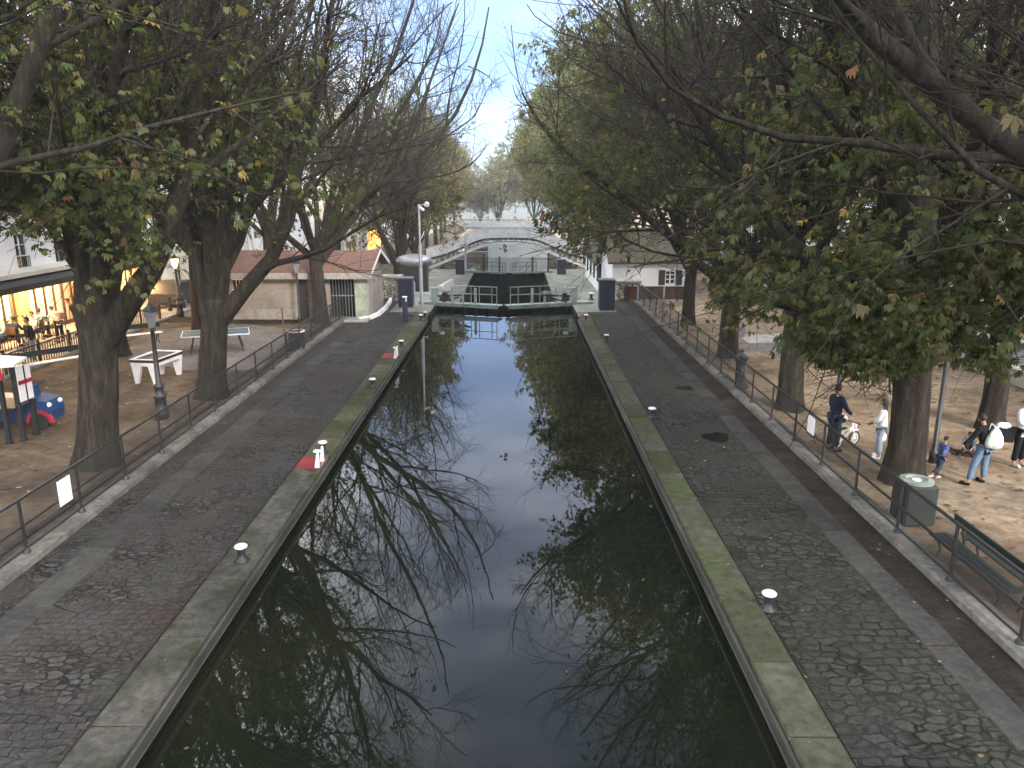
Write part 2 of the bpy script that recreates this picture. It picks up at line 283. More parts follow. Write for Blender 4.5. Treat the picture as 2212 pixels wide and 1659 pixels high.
# ------------------------------------------------------------------ mesh helpers
def tag(o, label=None, cat=None, group=None, kind=None):
    if label: o['label'] = label
    if cat: o['category'] = cat
    if group: o['group'] = group
    if kind: o['kind'] = kind
    return o
def link(name, me, mat=None, parent=None, loc=None):
    if mat is not None: me.materials.append(M[mat] if isinstance(mat, str) else mat)
    o = bpy.data.objects.new(name, me); COL.objects.link(o)
    if loc is not None: o.location = loc
    if parent: o.parent = parent
    return o
def thing(name, loc, label, cat, group=None, rz=0):
    o = bpy.data.objects.new(name, None); o.empty_display_size = .2; COL.objects.link(o)
    o.location = loc; o.rotation_euler = (0, 0, rz)
    return tag(o, label, cat, group)
class MB:
    def __init__(s): s.bm = bmesh.new()
    def box(s, c, d, rot=None, bev=0, rz=0, taper=1):
        r = bmesh.ops.create_cube(s.bm, size=1); vs = r['verts']
        for v in vs:
            k = taper if v.co.z > 0 else 1
            v.co = Vector((v.co.x*d[0]*k, v.co.y*d[1]*k, v.co.z*d[2]))
        if bev:
            es = list({e for v in vs for e in v.link_edges})
            rr = bmesh.ops.bevel(s.bm, geom=vs+es, offset=bev, segments=1, affect='EDGES'); vs = list({v for f in rr['faces'] for v in f.verts} | {v for v in vs if v.is_valid})
        m_ = Matrix.Translation(c) @ (rot if rot else Matrix.Rotation(rz, 4, 'Z'))
        bmesh.ops.transform(s.bm, matrix=m_, verts=vs); return s
    def b2(s, lo, hi, bev=0):
        return s.box([(a+b)/2 for a, b in zip(lo, hi)], [b-a for a, b in zip(lo, hi)], bev=bev)
    def bar(s, a, b, w, h=None, n=None):     # rod between points; n: sides (round) or square
        a = Vector(a); b = Vector(b); d = b-a; L = d.length
        q = d.to_track_quat('Z', 'Y').to_matrix().to_4x4()
        mid = Matrix.Translation((a+b)/2) @ q
        if n: bmesh.ops.create_cone(s.bm, cap_ends=True, segments=n, radius1=w, radius2=(h if h is not None else w), depth=L, matrix=mid)
        else:
            r = bmesh.ops.create_cube(s.bm, size=1)
            for v in r['verts']: v.co = Vector((v.co.x*w, v.co.y*(h or w), v.co.z*L))
            bmesh.ops.transform(s.bm, matrix=mid, verts=r['verts'])
        return s
    def path(s, pts, r, n=6):
        for a, b in zip(pts[:-1], pts[1:]): s.bar(a, b, r, None, n)
        return s
    def lathe(s, prof, c=(0, 0, 0), n=16):
        rings = []
        for (r, z) in prof:
            rings.append([s.bm.verts.new((c[0]+r*math.cos(2*math.pi*i/n), c[1]+r*math.sin(2*math.pi*i/n), c[2]+z)) for i in range(n)])
        for a, b in zip(rings[:-1], rings[1:]):
            for i in range(n): s.bm.faces.new((a[i], a[(i+1) % n], b[(i+1) % n], b[i]))
        s.bm.faces.new(rings[0][::-1]); s.bm.faces.new(rings[-1]); return s
    def ball(s, c, r, sc=(1, 1, 1), sub=2):
        x = bmesh.ops.create_icosphere(s.bm, subdivisions=sub, radius=r)
        for v in x['verts']: v.co = Vector((v.co.x*sc[0]+c[0], v.co.y*sc[1]+c[1], v.co.z*sc[2]+c[2]))
        return s
    def prism(s, pts, vec):                  # flat polygon pushed along vec
        vec = Vector(vec); a = [s.bm.verts.new(p) for p in pts]; b = [s.bm.verts.new(Vector(p)+vec) for p in pts]
        n = len(pts); s.bm.faces.new(a[::-1]); s.bm.faces.new(b)
        for i in range(n): s.bm.faces.new((a[i], a[(i+1) % n], b[(i+1) % n], b[i]))
        return s
    def quad(s, *p):
        s.bm.faces.new([s.bm.verts.new(q) for q in p]); return s
    def torus(s, c, R1, r, axis='X', n=20, k=6):
        rings = []
        for i in range(n):
            a = 2*math.pi*i/n; ring = []
            for j in range(k):
                b_ = 2*math.pi*j/k; q = R1+r*math.cos(b_); h = r*math.sin(b_)
                p = (h, q*math.cos(a), q*math.sin(a)) if axis == 'X' else (q*math.cos(a), h, q*math.sin(a))
                ring.append(s.bm.verts.new(Vector(p)+Vector(c)))
            rings.append(ring)
        for i in range(n):
            A, B = rings[i], rings[(i+1) % n]
            for j in range(k): s.bm.faces.new((A[j], A[(j+1) % k], B[(j+1) % k], B[j]))
        return s
    def build(s, name, mat, parent=None, smooth=False, loc=None, **kw):
        bmesh.ops.recalc_face_normals(s.bm, faces=s.bm.faces)
        me = bpy.data.meshes.new(name); s.bm.to_mesh(me); s.bm.free()
        if smooth:
            me.polygons.foreach_set('use_smooth', [True]*len(me.polygons))
        o = link(name, me, mat, parent, loc)
        return o
def copy_tree(o, parent=None, **kw):
    c = o.copy(); COL.objects.link(c); c.parent = parent
    for ch in list(o.children): copy_tree(ch, c)
    return c
# ------------------------------------------------------------------ ground, quays, water
def sheet(name, xs, ys, mat, off=0., skip=None, zf=None):
    bm = bmesh.new(); zf = zf or gz
    V = {}
    def vert(i, j):
        if (i, j) not in V: V[i, j] = bm.verts.new((xs[i], ys[j], zf(xs[i], ys[j])+off))
        return V[i, j]
    for i in range(len(xs)-1):
        for j in range(len(ys)-1):
            cx, cy = (xs[i]+xs[i+1])/2, (ys[j]+ys[j+1])/2
            if skip and skip(cx, cy): continue
            bm.faces.new((vert(i, j), vert(i+1, j), vert(i+1, j+1), vert(i, j+1)))
    me = bpy.data.meshes.new(name); bm.to_mesh(me); bm.free()
    return tag(link(name, me, mat), kind='structure')
BX0, BX1 = -10.3, 8.2                                      # lower basin
YS = [-1500, -200, -60, -30, -10, 10, 30, 45, 47, 49, 51, 53, 55, 57, 60, 64, 70, 80, 90, 95, 105, 120, 135, 150, 185, 260, 500, 1500, 2500]
def hole(cx, cy):
    if XL < cx < XR and cy < 90: return True
    return BX0 < cx < BX1 and 90 < cy < 185
sheet('ground', [-1500, -300, -80, -40, -26, -20, -15.5, -11, BX0, -8, -6.5, XL], YS, 'dirt_l', 0, hole)
sheet('ground', [XL, 0, XR], YS, 'dirt_l', 0, lambda x, y: y < 90 or (90 < y < 185))
sheet('ground', [XR, 5.3, 7, BX1, 10.5, 15, 20, 26, 40, 80, 300, 1500], YS, 'sand_r', 0, hole)
fl = [y for y in YS if y <= 47]
sheet('joint_earth', [XL-.8, XL-.5], [-30, 10, 40], 'chamber', .003); sheet('joint_earth', [XR+.4, XR+.7], [-30, 10, 40], 'chamber', .003)
sheet('quay_paving', [-8.45, XL-.70], [-30, 10, 46], 'setts_l', .006)
sheet('quay_paving', [XR+.62, 7.0], [-30, 10, 46], 'setts_r', .006)
sheet('earth_strip', [6.42, 7.0], [-30, 10, 45], 'earth', .012)
yq = [46, 47.5, 49, 50.5, 52, 53.5, 55, 56.5, 58, 60, 64, 70, 80, 90]
sheet('lock_quay', [-9.5, -7, XL], yq, 'lockquay', .006)
sheet('lock_quay', [XR, 6, 8.5], yq, 'lockquay', .006)
sheet('lock_quay', [XL, -4.5], [44, 46], 'lockquay', .006)
# coping and slab rows: separate stones
def stones(name, x0, x1, y0, y1, mat, top, ln, seed, depth=.3, jit=.012, gap=.026, skipy=()):
    rn = random.Random(seed); mb = MB(); y = y0
    while y < y1:
        l = ln*rn.uniform(.75, 1.3); e = min(y+l, y1)
        if not any(a <= (y+e)/2 <= b_ for a, b_ in skipy):
            a0 = x0+rn.uniform(-jit, jit); a1 = x1+rn.uniform(-jit, jit)
            zt = top+rn.uniform(-.009, .009)
            mb.b2((a0, y+gap/2, top-depth), (a1, e-gap/2, zt), bev=.012)
        y = e
    return tag(mb.build(name, mat), kind='structure')
stones('left_coping', XL-.66, XL, 17.9, 39.2, 'coping_lm', .03, 1.5, 11, .3, .004)
stones('left_coping', XL-.66, XL, -6, 17.9, 'coping_l', .03, 1.5, 1, .3, .004)
stones('right_coping', XR, XR+.58, -6, 39.2, 'coping_r', .03, 1.3, 2, .3, .004)
stones('slab_strip', -7.9, -7.33, -6, 34, 'slab', .02, 1.6, 3, .1, .01)
stones('slab_strip', 5.92, 6.42, -6, 40, 'slab', .02, 1.7, 4, .1, .01)
stones('kerb', -8.9, -8.45, -6, 38.9, 'kerb', .13, 1.9, 5, .25, .006, .01)
stones('kerb', 7.0, 7.45, -6, 44.5, 'kerb', .13, 1.9, 6, .25, .006, .01)
stones('park_edging', -9.35, -9.2, -6, 37, 'slab', .05, 1.2, 8, .1, .01)
# flared ends of the basin at the lock
for s, x, wd, mt in ((-1, XL, .66, 'coping_l'), (1, XR, .58, 'coping_r')):
    mb = MB(); n = 9
    for k in range(n):
        a0, a1 = k/n*math.pi/2, (k+1)/n*math.pi/2
        r = 1.5; cx, cy = x+s*r, 39.2
        q = lambda a, rr: (cx-s*rr*math.cos(a), cy+rr*math.sin(a))
        p = [q(a0, r), q(a1, r), q(a1, r-wd if r > wd else .1), q(a0, r-wd)]
        mb.prism([(u, v_, -.27) for u, v_ in p], (0, 0, .3))
    tag(mb.build('curved_coping', mt), kind='structure')
# walls of the basin, the lock chamber and the lower basin
def wallstrip(name, x, y0, y1, zt, zb, mat, th=.5, side=1, n=1):
    mb = MB()
    mb.b2((min(x, x+side*th), y0, zb), (max(x, x+side*th), y1, zt)); return tag(mb.build(name, mat), kind='structure')
wallstrip('quay_wall', XL-.02, -6, 39.2, -.26, -3, 'stonewall', .6, -1)
wallstrip('quay_wall', XR+.02, -6, 39.2, -.26, -3, 'stonewall', .6, 1)
for s, x in ((-1, XL), (1, XR)):
    mb = MB(); mb.b2((min(x, x-s*.055), -6, -.24), (max(x, x-s*.055), 39.2, -.03), bev=.015)
    mb.b2((min(x-s*.057, x-s*.085), -6, -.2), (max(x-s*.057, x-s*.085), 39.2, -.165), bev=.008)
    tag(mb.build('edge_rail', 'band'), kind='structure')
def ramp_wall(name, x, side, ys, zb, mat, top=0.0):
    mb = MB(); pts = [(x, y, gz(x, y)+top) for y in ys]; poly = pts+[(x, ys[-1], zb), (x, ys[0], zb)]
    mb.prism(poly, (side*.4, 0, 0)); return tag(mb.build(name, mat), kind='structure')
ramp_wall('lock_chamber_wall', XL+.0, -1, yq, -7, 'chamber', .0)
ramp_wall('lock_chamber_wall', XR-.0, 1, yq, -7, 'chamber', .0)
for s, x in ((-1, XL), (1, XR)):                            # pale stone lip round the chamber
    mb = MB()
    for a, b_ in zip(yq[:-1], yq[1:]):
        pa, pb = gz(x, a), gz(x, b_)
        x2 = x+s*.55
        mb.prism([(x, a, pa+.012), (x2, a, pa+.012), (x2, b_-.01, pb+.012), (x, b_-.01, pb+.012)], (0, 0, .09))
    tag(mb.build('lock_coping', 'lockquay'), kind='structure')
mb = MB(); mb.b2((XL-1.9, 41.2, -3), (XL-.01, 45.9, -.02)); mb.b2((XR+.01, 41.2, -3), (XR+1.9, 45.9, -.02)); tag(mb.build('gate_abutment', 'stonewall'), kind='structure')
sheet('gate_apron', [XL-2.2, XL], [41, 46], 'lockquay', .014); sheet('gate_apron', [XR, XR+2.2], [41, 46], 'lockquay', .014)
for s, x in ((-1, BX0), (1, BX1)):
    mb = MB(); mb.b2((min(x, x+s*.6), 90, -5), (max(x, x+s*.6), 185, LOW+.02)); tag(mb.build('basin_wall', 'tanwall'), kind='structure')
mb = MB(); mb.b2((BX0, 89.4, -5), (XL, 90, LOW-.003)); mb.b2((XR, 89.4, -5), (BX1, 90, LOW-.003)); tag(mb.build('basin_wall', 'tanwall'), kind='structure')
def flat(name, x0, x1, y0, y1, z, mat):
    mb = MB(); mb.quad((x0, y0, z), (x1, y0, z), (x1, y1, z), (x0, y1, z)); o = mb.build(name, mat); return tag(o, kind='structure')
flat('water', XL-.3, XR+.3, -6, 39.3, WL, 'water'); flat('water', XL-1.8, XR+1.8, 39.3, 44.4, WL, 'water')
flat('lock_water', XL, XR, 44.5, 85, WLOW, 'water'); flat('lower_water', BX0, BX1, 86, 185, WFAR, 'water')
# park surfaces and streets
def poly(name, pts, mat, off):
    mb = MB(); mb.bm.faces.new([mb.bm.verts.new((p[0], p[1], gz(p[0], p[1])+off)) for p in pts]); return tag(mb.build(name, mat), kind='structure')
poly('park_paving', [P(*q) for q in ((395, 800), (560, 800), (640, 712), (520, 700), (330, 712), (240, 760))], 'asph', .006)
poly('park_paving', [P(*q) for q in ((180, 770), (330, 700), (420, 690), (430, 668), (250, 700), (130, 750))], 'asph', .010)
poly('flower_bed', [P(*q) for q in ((330, 697), (640, 700), (660, 688), (345, 684))], 'earth', .014)
poly('park_paving', [P(*q) for q in ((1590, 722), (1700, 722), (1700, 742), (1618, 742))], 'asph_pale', .010)
poly('park_paving', [P(*q) for q in ((1560, 745), (1700, 742), (1860, 744), (1930, 772), (1905, 810), (1760, 790), (1640, 762))], 'asph', .006)
mb = MB(); mb.quad((-17.6, -6, .008), (-17.6, 48, .008), (-30, 48, .008), (-30, -6, .008)); tag(mb.build('street', 'road'), kind='structure')
mb = MB(); mb.quad((17.5, -6, .008), (30, -6, .008), (30, 48, .008), (17.5, 48, .008)); tag(mb.build('street', 'road'), kind='structure')
ys2 = [48, 56, 64, 72, 80, 90, 105, 120, 135, 150, 185, 260]
sheet('street', [-30, -20, -17.6], ys2, 'road', .012); sheet('street', [17.5, 20, 30], ys2, 'road', .012)
for x0, x1 in ((-19.2, -17.6), (17.5, 18.6)):
    mb = MB(); mb.b2((x0, -6, -.1), (x1, 47.9, .13), bev=.02); tag(mb.build('pavement', 'concrete'), kind='structure')
mb = MB(); mb.b2((-22, -6, -.1), (-20.2, 47.9, .12), bev=.02); tag(mb.build('pavement', 'asph_pale'), kind='structure')
# small marks on the quay
for (a, b_) in ((17.0, 17.85), (29.2, 30.15)):
    mb = MB(); mb.quad((XL-.64, a, .043), (XL-.02, a, .043), (XL-.02, b_, .043), (XL-.64, b_, .043)); tag(mb.build('red_marking', 'red'), kind='structure')
def blob(name, px, py, rx, ry, mat, z, seed, n=14):
    rn = random.Random(seed); c = P(px, py, z); mb = MB()
    mb.bm.faces.new([mb.bm.verts.new((c.x+rx*rn.uniform(.7, 1.1)*math.cos(i*2*math.pi/n), c.y+ry*rn.uniform(.6, 1.1)*math.sin(i*2*math.pi/n), z)) for i in range(n)])
    return tag(mb.build(name, mat), kind='structure')
blob('puddle', 1548, 944, .42, .5, 'wetblack', .018, 1); blob('puddle', 1480, 838, .3, .34, 'wetblack', .018, 2)
blob('puddle', 1590, 1190, .22, .25, 'earth', .018, 4); blob('puddle', 1625, 1163, .3, .12, 'earth', .019, 3); blob('puddle', 757, 737, .3, .5, 'wetblack', .018, 5)
for k, (px, py) in enumerate(((700, 775), (735, 762), (838, 697), (800, 704), (1290, 722))):
    c = P(px, py, .016); mb = MB(); mb.box(c, (.75, .45, .012), bev=.004); tag(mb.build('access_cover', 'slab'), kind='structure')
# ------------------------------------------------------------------ trees
def norm(a): return a/np.maximum(np.linalg.norm(a, axis=-1, keepdims=True), 1e-9)
def tubes(pts, r, sides, flute=0, rg=None):
    N, K, _ = pts.shape
    T = norm(np.gradient(pts, axis=1)); mean = norm(T.mean(1))
    ref = np.where(np.abs(mean[:, 2:3]) > .8, np.array([[1., 0, 0]]), np.array([[0, 0, 1.]]))
    U = norm(np.cross(T, ref[:, None, :])); W = np.cross(T, U)
    a = np.arange(sides)*2*math.pi/sides
    rr = r[:, :, None]*np.ones(sides)
    if flute:
        kk = np.arange(K)[None, :, None]/K*3
        root = np.exp(-kk*2.2)
        rr = rr*(1+flute*np.cos(3*a+.6+kk*.5)+flute*.7*np.cos(5*a+1.9-kk*.4)+flute*.45*np.cos(9*a+kk*.9)+flute*.3*np.cos(14*a-kk*.7+np.sin(kk*5))+root*.16*np.maximum(np.cos(4*a+1), 0)+.012*rg.standard_normal((N, K, sides)))
    ring = pts[:, :, None, :]+rr[..., None]*(np.cos(a)[:, None]*U[:, :, None, :]+np.sin(a)[:, None]*W[:, :, None, :])
    V = ring.reshape(-1, 3)
    n, k, s = np.meshgrid(np.arange(N), np.arange(K-1), np.arange(sides), indexing='ij')
    b0 = (n*K+k)*sides; s2 = (s+1) % sides
    F = np.stack([b0+s, b0+s2, b0+sides+s2, b0+sides+s], -1).reshape(-1, 4)
    return V, F
def grow(rg, p0, d0, L, K, wob, trop, r0, r1):
    N = len(p0); pts = np.zeros((N, K, 3)); pts[:, 0] = p0; D = norm(d0); st = (L/(K-1))[:, None]
    for k in range(1, K):
        D = norm(D+wob*rg.standard_normal((N, 3))+trop/(K-1)); pts[:, k] = pts[:, k-1]+D*st
    t = np.linspace(0, 1, K)[None, :]
    return pts, r0[:, None]*(1-t)+r1[:, None]*t
def kids(rg, pts, r, L, Mn, t0, t1, ang, ratio, rk=.55):
    N, K, _ = pts.shape
    t = (np.arange(Mn)[None, :]+rg.random((N, Mn)))/Mn*(t1-t0)+t0
    x = t*(K-1); i = np.minimum(x.astype(int), K-2); f = (x-i)[..., None]; n = np.arange(N)[:, None]
    p = pts[n, i]*(1-f)+pts[n, i+1]*f; T = norm(pts[n, i+1]-pts[n, i])
    rad = (r[n, i]*(1-f[..., 0])+r[n, i+1]*f[..., 0])*rk
    q = norm(np.cross(T, rg.standard_normal((N, Mn, 3)))); a = (ang*(1+.3*rg.standard_normal((N, Mn))))[..., None]
    d = T*np.cos(a)+q*np.sin(a)
    ln = L[:, None]*ratio*(1.15-.6*t)*(.65+.7*rg.random((N, Mn)))
    return p.reshape(-1, 3), d.reshape(-1, 3), ln.reshape(-1), rad.reshape(-1)
def mesh_np(name, V, F, rnd=None, smooth=True):
    me = bpy.data.meshes.new(name); me.vertices.add(len(V)); me.vertices.foreach_set('co', V.astype(np.float32).ravel())
    me.loops.add(F.size); me.loops.foreach_set('vertex_index', F.astype(np.int32).ravel())
    me.polygons.add(len(F)); me.polygons.foreach_set('loop_start', np.arange(0, F.size, 4, dtype=np.int32))
    try: me.polygons.foreach_set('loop_total', np.full(len(F), 4, dtype=np.int32))
    except Exception: pass
    if smooth: me.polygons.foreach_set('use_smooth', np.ones(len(F), dtype=bool))
    me.update(calc_edges=True)
    if rnd is not None:
        at = me.attributes.new('rnd', 'FLOAT', 'FACE'); at.data.foreach_set('value', rnd.astype(np.float32))
    return me
def cat(parts):
    Vs, Fs, o = [], [], 0
    for V, F in parts: Vs.append(V); Fs.append(F+o); o += len(V)
    return np.concatenate(Vs), np.concatenate(Fs)
def leaves(rg, p, out, size, J, up=.5):
    N = len(p)
    a = norm(out*np.array([1, 1, .3])+.7*rg.standard_normal((N, 3))+np.array([0, 0, -.45]))
    n = norm(np.array([0, 0, 1.])*up*2+.75*rg.standard_normal((N, 3))); n = norm(n-(n*a).sum(1, keepdims=True)*a); b = np.cross(n, a)
    th = (np.linspace(-1.35, 1.35, J) if J > 1 else np.zeros(1))[None, :]+.12*rg.standard_normal((N, J))
    l = (size*(.45+1.0*rg.random(N)**1.4))[:, None]*(1-.28*np.abs(th)/1.35)
    d = np.cos(th)[..., None]*a[:, None]+np.sin(th)[..., None]*b[:, None]; nn = n[:, None, :]
    s = np.cross(nn, d); w_ = (.19 if J > 1 else .38)*l
    base = np.repeat(p[:, None, :], J, 1); dz = np.array([0, 0, -1.])
    c = base+d*(l*.68)[..., None]+dz*(l*.1)[..., None]
    tip = base+d*l[..., None]+dz*(l*(.25+.3*rg.random((N, J))))[..., None]
    V = np.stack([base, c+s*w_[..., None]+nn*(w_*.3)[..., None], tip, c-s*w_[..., None]+nn*(w_*.3)[..., None]], 2).reshape(-1, 3)
    F = np.arange(N*J*4).reshape(-1, 4)
    rnd = np.repeat(rg.random(N), J)
    return V, F, rnd
def make_tree(seed, H=17, tr=.4, fork=3.6, lean=(0, 0), limbs=None, nl=8, bias=.5, leafp=(4, 8, 11, .93, .08), leafsz=.15, J=6, edge=None, lpt=4, M2=10, M3=9, M4=7, flute=.05, extra_stem=False, spread=1.0, tint=0.0, twigr=.006, leafcap=26000, bark_lean=0, rmax=8.7, elr=(38, 72), zcut=0):
    """returns (trunk mesh, foliage mesh). local origin = base of the trunk; +x is the side of the canal"""
    rg = np.random.default_rng(seed); parts = []
    K = 24; t = np.linspace(0, 1, K); top = np.array([lean[0], lean[1], fork*1.12])
    tp = np.stack([top[0]*t+.05*np.sin(4*t+seed), top[1]*t+.04*np.cos(3*t), fork*1.12*t-.15*(1-t)], 1)[None]
    rad = tr*(1+.38*np.exp(-t*9)-.12*t)[None]; rad[:, -1] = tr*.25
    parts.append(tubes(tp, rad, 30, flute, rg))
    if extra_stem:
        tp2 = tp+np.array(extra_stem)*(1-.1*t)[None, :, None]; parts.append(tubes(tp2, rad*.72, 24, flute, rg))
    if limbs:
        # explicit limbs: lists of points with start/end radius
        K1 = 9; L1 = []; R1 = []
        for pts_, r0, r1 in limbs:
            q = np.array(pts_, float); seg = np.r_[0, np.cumsum(np.linalg.norm(np.diff(q, axis=0), axis=1))]
            u = np.linspace(0, seg[-1], K1); L1.append(np.stack([np.interp(u, seg, q[:, c]) for c in range(3)], 1)); R1.append(np.linspace(r0, r1, K1))
        P1 = np.array(L1); P1[:, 1:-1] = (P1[:, :-2]+2*P1[:, 1:-1]+P1[:, 2:])/4; r_1 = np.array(R1)
        P1[:, 1:] += .05*rg.standard_normal(P1[:, 1:].shape)
        Ln = np.linalg.norm(np.diff(P1, axis=1), axis=2).sum(1)
    else:
        az = (np.arange(nl)+.5*rg.random(nl))/nl*2*math.pi; az = az-bias*np.sin(az)
        el = np.radians(rg.uniform(elr[0], elr[1], nl)); el[0] = R(80)
        d0 = np.stack([np.cos(az)*np.cos(el)*spread, np.sin(az)*np.cos(el)*spread, np.sin(el)], 1)
        p0 = np.stack([top[0]+0*az, top[1]+0*az, np.linspace(fork*.8, fork*1.1, nl)], 1)
        p0[:, :2] *= (p0[:, 2:]/top[2])
        Ln = (H-fork)*rg.uniform(.78, 1.05, nl)/np.maximum(np.sin(el), .8)*np.clip(.4+.75*np.sin(el), .5, 1)
        tro = np.array([[.25*bias, 0, .75]]).repeat(nl, 0)
        P1, r_1 = grow(rg, p0, d0, Ln, 9, .09, tro, tr*rg.uniform(.42, .6, nl), np.full(nl, .03))
    def squash(Q):
        r = np.linalg.norm(Q[..., :2], axis=-1, keepdims=True); k = .6; rm_ = rmax*1.02
        r2 = np.where(r < k*rm_, r, rm_*(k+(1-k)*np.tanh((r/rm_-k)/(1-k)))); Q[..., :2] *= r2/np.maximum(r, 1e-6); return Q
    def inside(Q, m_=1.0):
        e = Q[:, -1]; r = np.linalg.norm(e[:, :2], axis=1)
        rm_ = rmax*m_*(1-.5*np.clip((e[:, 2]-.6*H)/(.5*H), 0, 1)**1.6)*(1+.1*np.sin(3*np.arctan2(e[:, 1], e[:, 0])+seed)+.09*np.sin(e[:, 2]*1.7+seed)+.06*rg.standard_normal(len(e)))
        return r < rm_
    P1 = squash(P1)
    parts.append(tubes(P1, r_1, 12, .03, rg))
    p, d, l, r = kids(rg, P1, r_1, Ln, M2, .18, .97, .75, .5, .5)
    d[:, 0] += .18*bias
    P2, r_2 = grow(rg, p, d, np.minimum(l, 6.5), 8, .12, np.array([[0, 0, .38]]).repeat(len(p), 0), r, np.full(len(p), .014)); P2 = squash(P2); ok_ = inside(P2, 1.12); P2, r_2 = P2[ok_], r_2[ok_]; parts.append(tubes(P2, np.maximum(r_2, .01), 5))
    L2 = np.linalg.norm(np.diff(P2, axis=1), axis=2).sum(1)
    p, d, l, r = kids(rg, P2, r_2, L2, M3, .12, 1, .7, .54, .55)
    P3, r_3 = grow(rg, p, d, l, 6, .14, np.array([[0, 0, .18]]).repeat(len(p), 0), np.minimum(r, .02), np.full(len(p), twigr)); ok_ = inside(P3, 1.04); P3, r_3 = P3[ok_], r_3[ok_]; parts.append(tubes(P3, np.maximum(r_3, .006), 4))
    L3 = np.linalg.norm(np.diff(P3, axis=1), axis=2).sum(1)
    p, d, l, r = kids(rg, P3, r_3, L3, M4, .1, 1, .75, .5, .7)
    P4, r_4 = grow(rg, p, d, l+.12, 4, .16, np.array([[0, 0, .2]]).repeat(len(p), 0), np.minimum(r, .008), np.full(len(p), twigr*.6)); ok_ = inside(P4); P4, r_4 = P4[ok_], r_4[ok_]; parts.append(tubes(P4, np.maximum(r_4, twigr*.6), 3))
    V, F = cat(parts)
    z0, z1, z2, pa, pb = leafp
    cand = P4.reshape(-1, 3); dirs = norm(P4-np.array([top[0], top[1], 0])).reshape(-1, 3)
    z = cand[:, 2]; prob = np.where(z < z1, pa, np.interp(z, [z1, z2], [pa, pb])); prob = np.where(z < z0-1.6, 0, prob)
    if zcut: prob = np.where((z < zcut) & (cand[:, 0]*(1 if bias > 0 else -1) > .2), 0, prob)
    if edge: prob = prob*np.clip(1-(cand[:, 0]*(1 if bias > 0 else -1)-edge)/1.6-np.clip(z-6, 0, 3)*.12, 0.02, 1)
    # uneven clumps with gaps
    ph = rg.random(3)*6
    cl = np.sin(cand[:, 0]*1.5+ph[0])+np.sin(cand[:, 1]*1.3+ph[1])+np.sin(z*1.9+ph[2]+cand[:, 0]*.8)
    prob = prob*np.clip(.72+.38*cl, .06, 1)
    keep = rg.random(len(cand)) < prob
    q = np.repeat(cand[keep], lpt, 0); o = np.repeat(dirs[keep], lpt, 0)
    if len(q) > leafcap:
        s = rg.permutation(len(q))[:leafcap]; q = q[s]; o = o[s]
    q = q+.1*rg.standard_normal(q.shape)
    LV, LF, rnd = leaves(rg, q, o, leafsz, J)
    # browner towards patches, not towards shade
    pz = np.repeat(q, J, 0); patch = .5+.5*np.sin(pz[:, 0]*.9+ph[1])*np.sin(pz[:, 1]*.8+ph[2])
    hi = np.clip((pz[:, 2]-6)/8, 0, 1)
    rnd = np.clip(rnd**(1.7-.7*patch-.45*hi)+tint, 0, 1)
    return mesh_np('trunk', V, F), mesh_np('foliage', LV, LF, rnd, False)
ROW_L, ROW_R = 'chestnut trees along the left quay', 'chestnut trees along the right quay'
TREEN = [0]
def plant(meshes, loc, rz, label, group, leaf='leaf', sc=1.0):
    tr_, fo = meshes
    o = thing('chestnut_tree', loc, label, 'tree', group, rz); o.scale = (sc, sc, sc)
    for me, mt, nm in ((tr_, 'bark', 'trunk'), (fo, leaf, 'crown')):
        if not me.materials: me.materials.append(M[mt])
        c = bpy.data.objects.new(nm, me); COL.objects.link(c); c.parent = o
    return o
def local(pts, base): return [tuple(Vector(p)-Vector(base)) for p in pts]
# near left chestnut, limbs traced at their own distance
def LP(Y, base, *q):
    return local([PY(a, b_, Y+dy) for a, b_, dy in q], base)
b = P(215, 1003); Y = b.y
limbs = [(LP(Y, b, (222, 740, 0), (255, 690, 0), (300, 640, -.2), (340, 560, -.3), (372, 455, -.5), (400, 340, -.8), (440, 160, -1.4), (480, -90, -2)), .3, .06),
         (LP(Y, b, (208, 730, 0), (180, 500, 0), (140, 440, 0), (90, 385, .2), (20, 320, .3), (-90, 240, .4)), .36, .04),
         (LP(Y, b, (220, 740, 0), (238, 500, 0), (240, 400, .2), (225, 250, .4), (250, 60, .6), (240, -150, .8), (260, -420, 1)), .36, .05),
         (LP(Y, b, (212, 700, 0), (185, 470, .4), (150, 330, 1.2), (120, 160, 2.2), (100, -60, 3), (60, -300, 4)), .27, .04),
         (LP(Y, b, (225, 700, 0), (260, 430, .6), (330, 300, 1.6), (380, 120, 2.6), (440, -80, 3.6), (470, -350, 4.2)), .24, .04),
         (LP(Y, b, (215, 700, 0), (200, 430, -1), (230, 280, -2.4), (280, 60, -3.6), (330, -200, -4.5)), .24, .04),
         (LP(Y, b, (235, 600, 0), (300, 380, .2), (430, 250, .5), (580, 120, .8), (700, -20, 1)), .18, .03),
         (LP(Y, b, (200, 600, 0), (120, 380, -.8), (20, 250, -1.6), (-120, 90, -2.4), (-200, -100, -3)), .2, .03)]
treeT1 = make_tree(11, bark_lean=1, tr=.44, fork=3.1, limbs=limbs, lean=(.38, 0), M2=10, M3=9, M4=8, leafp=(3.8, 6.8, 11, .8, .2), flute=.07, leafcap=26000, edge=2.6, leafsz=.115)
plant(treeT1, b, 0, 'thick grey chestnut right of the white play tower, one big limb leaning right', ROW_L)
b = P(462, 858); Y = b.y
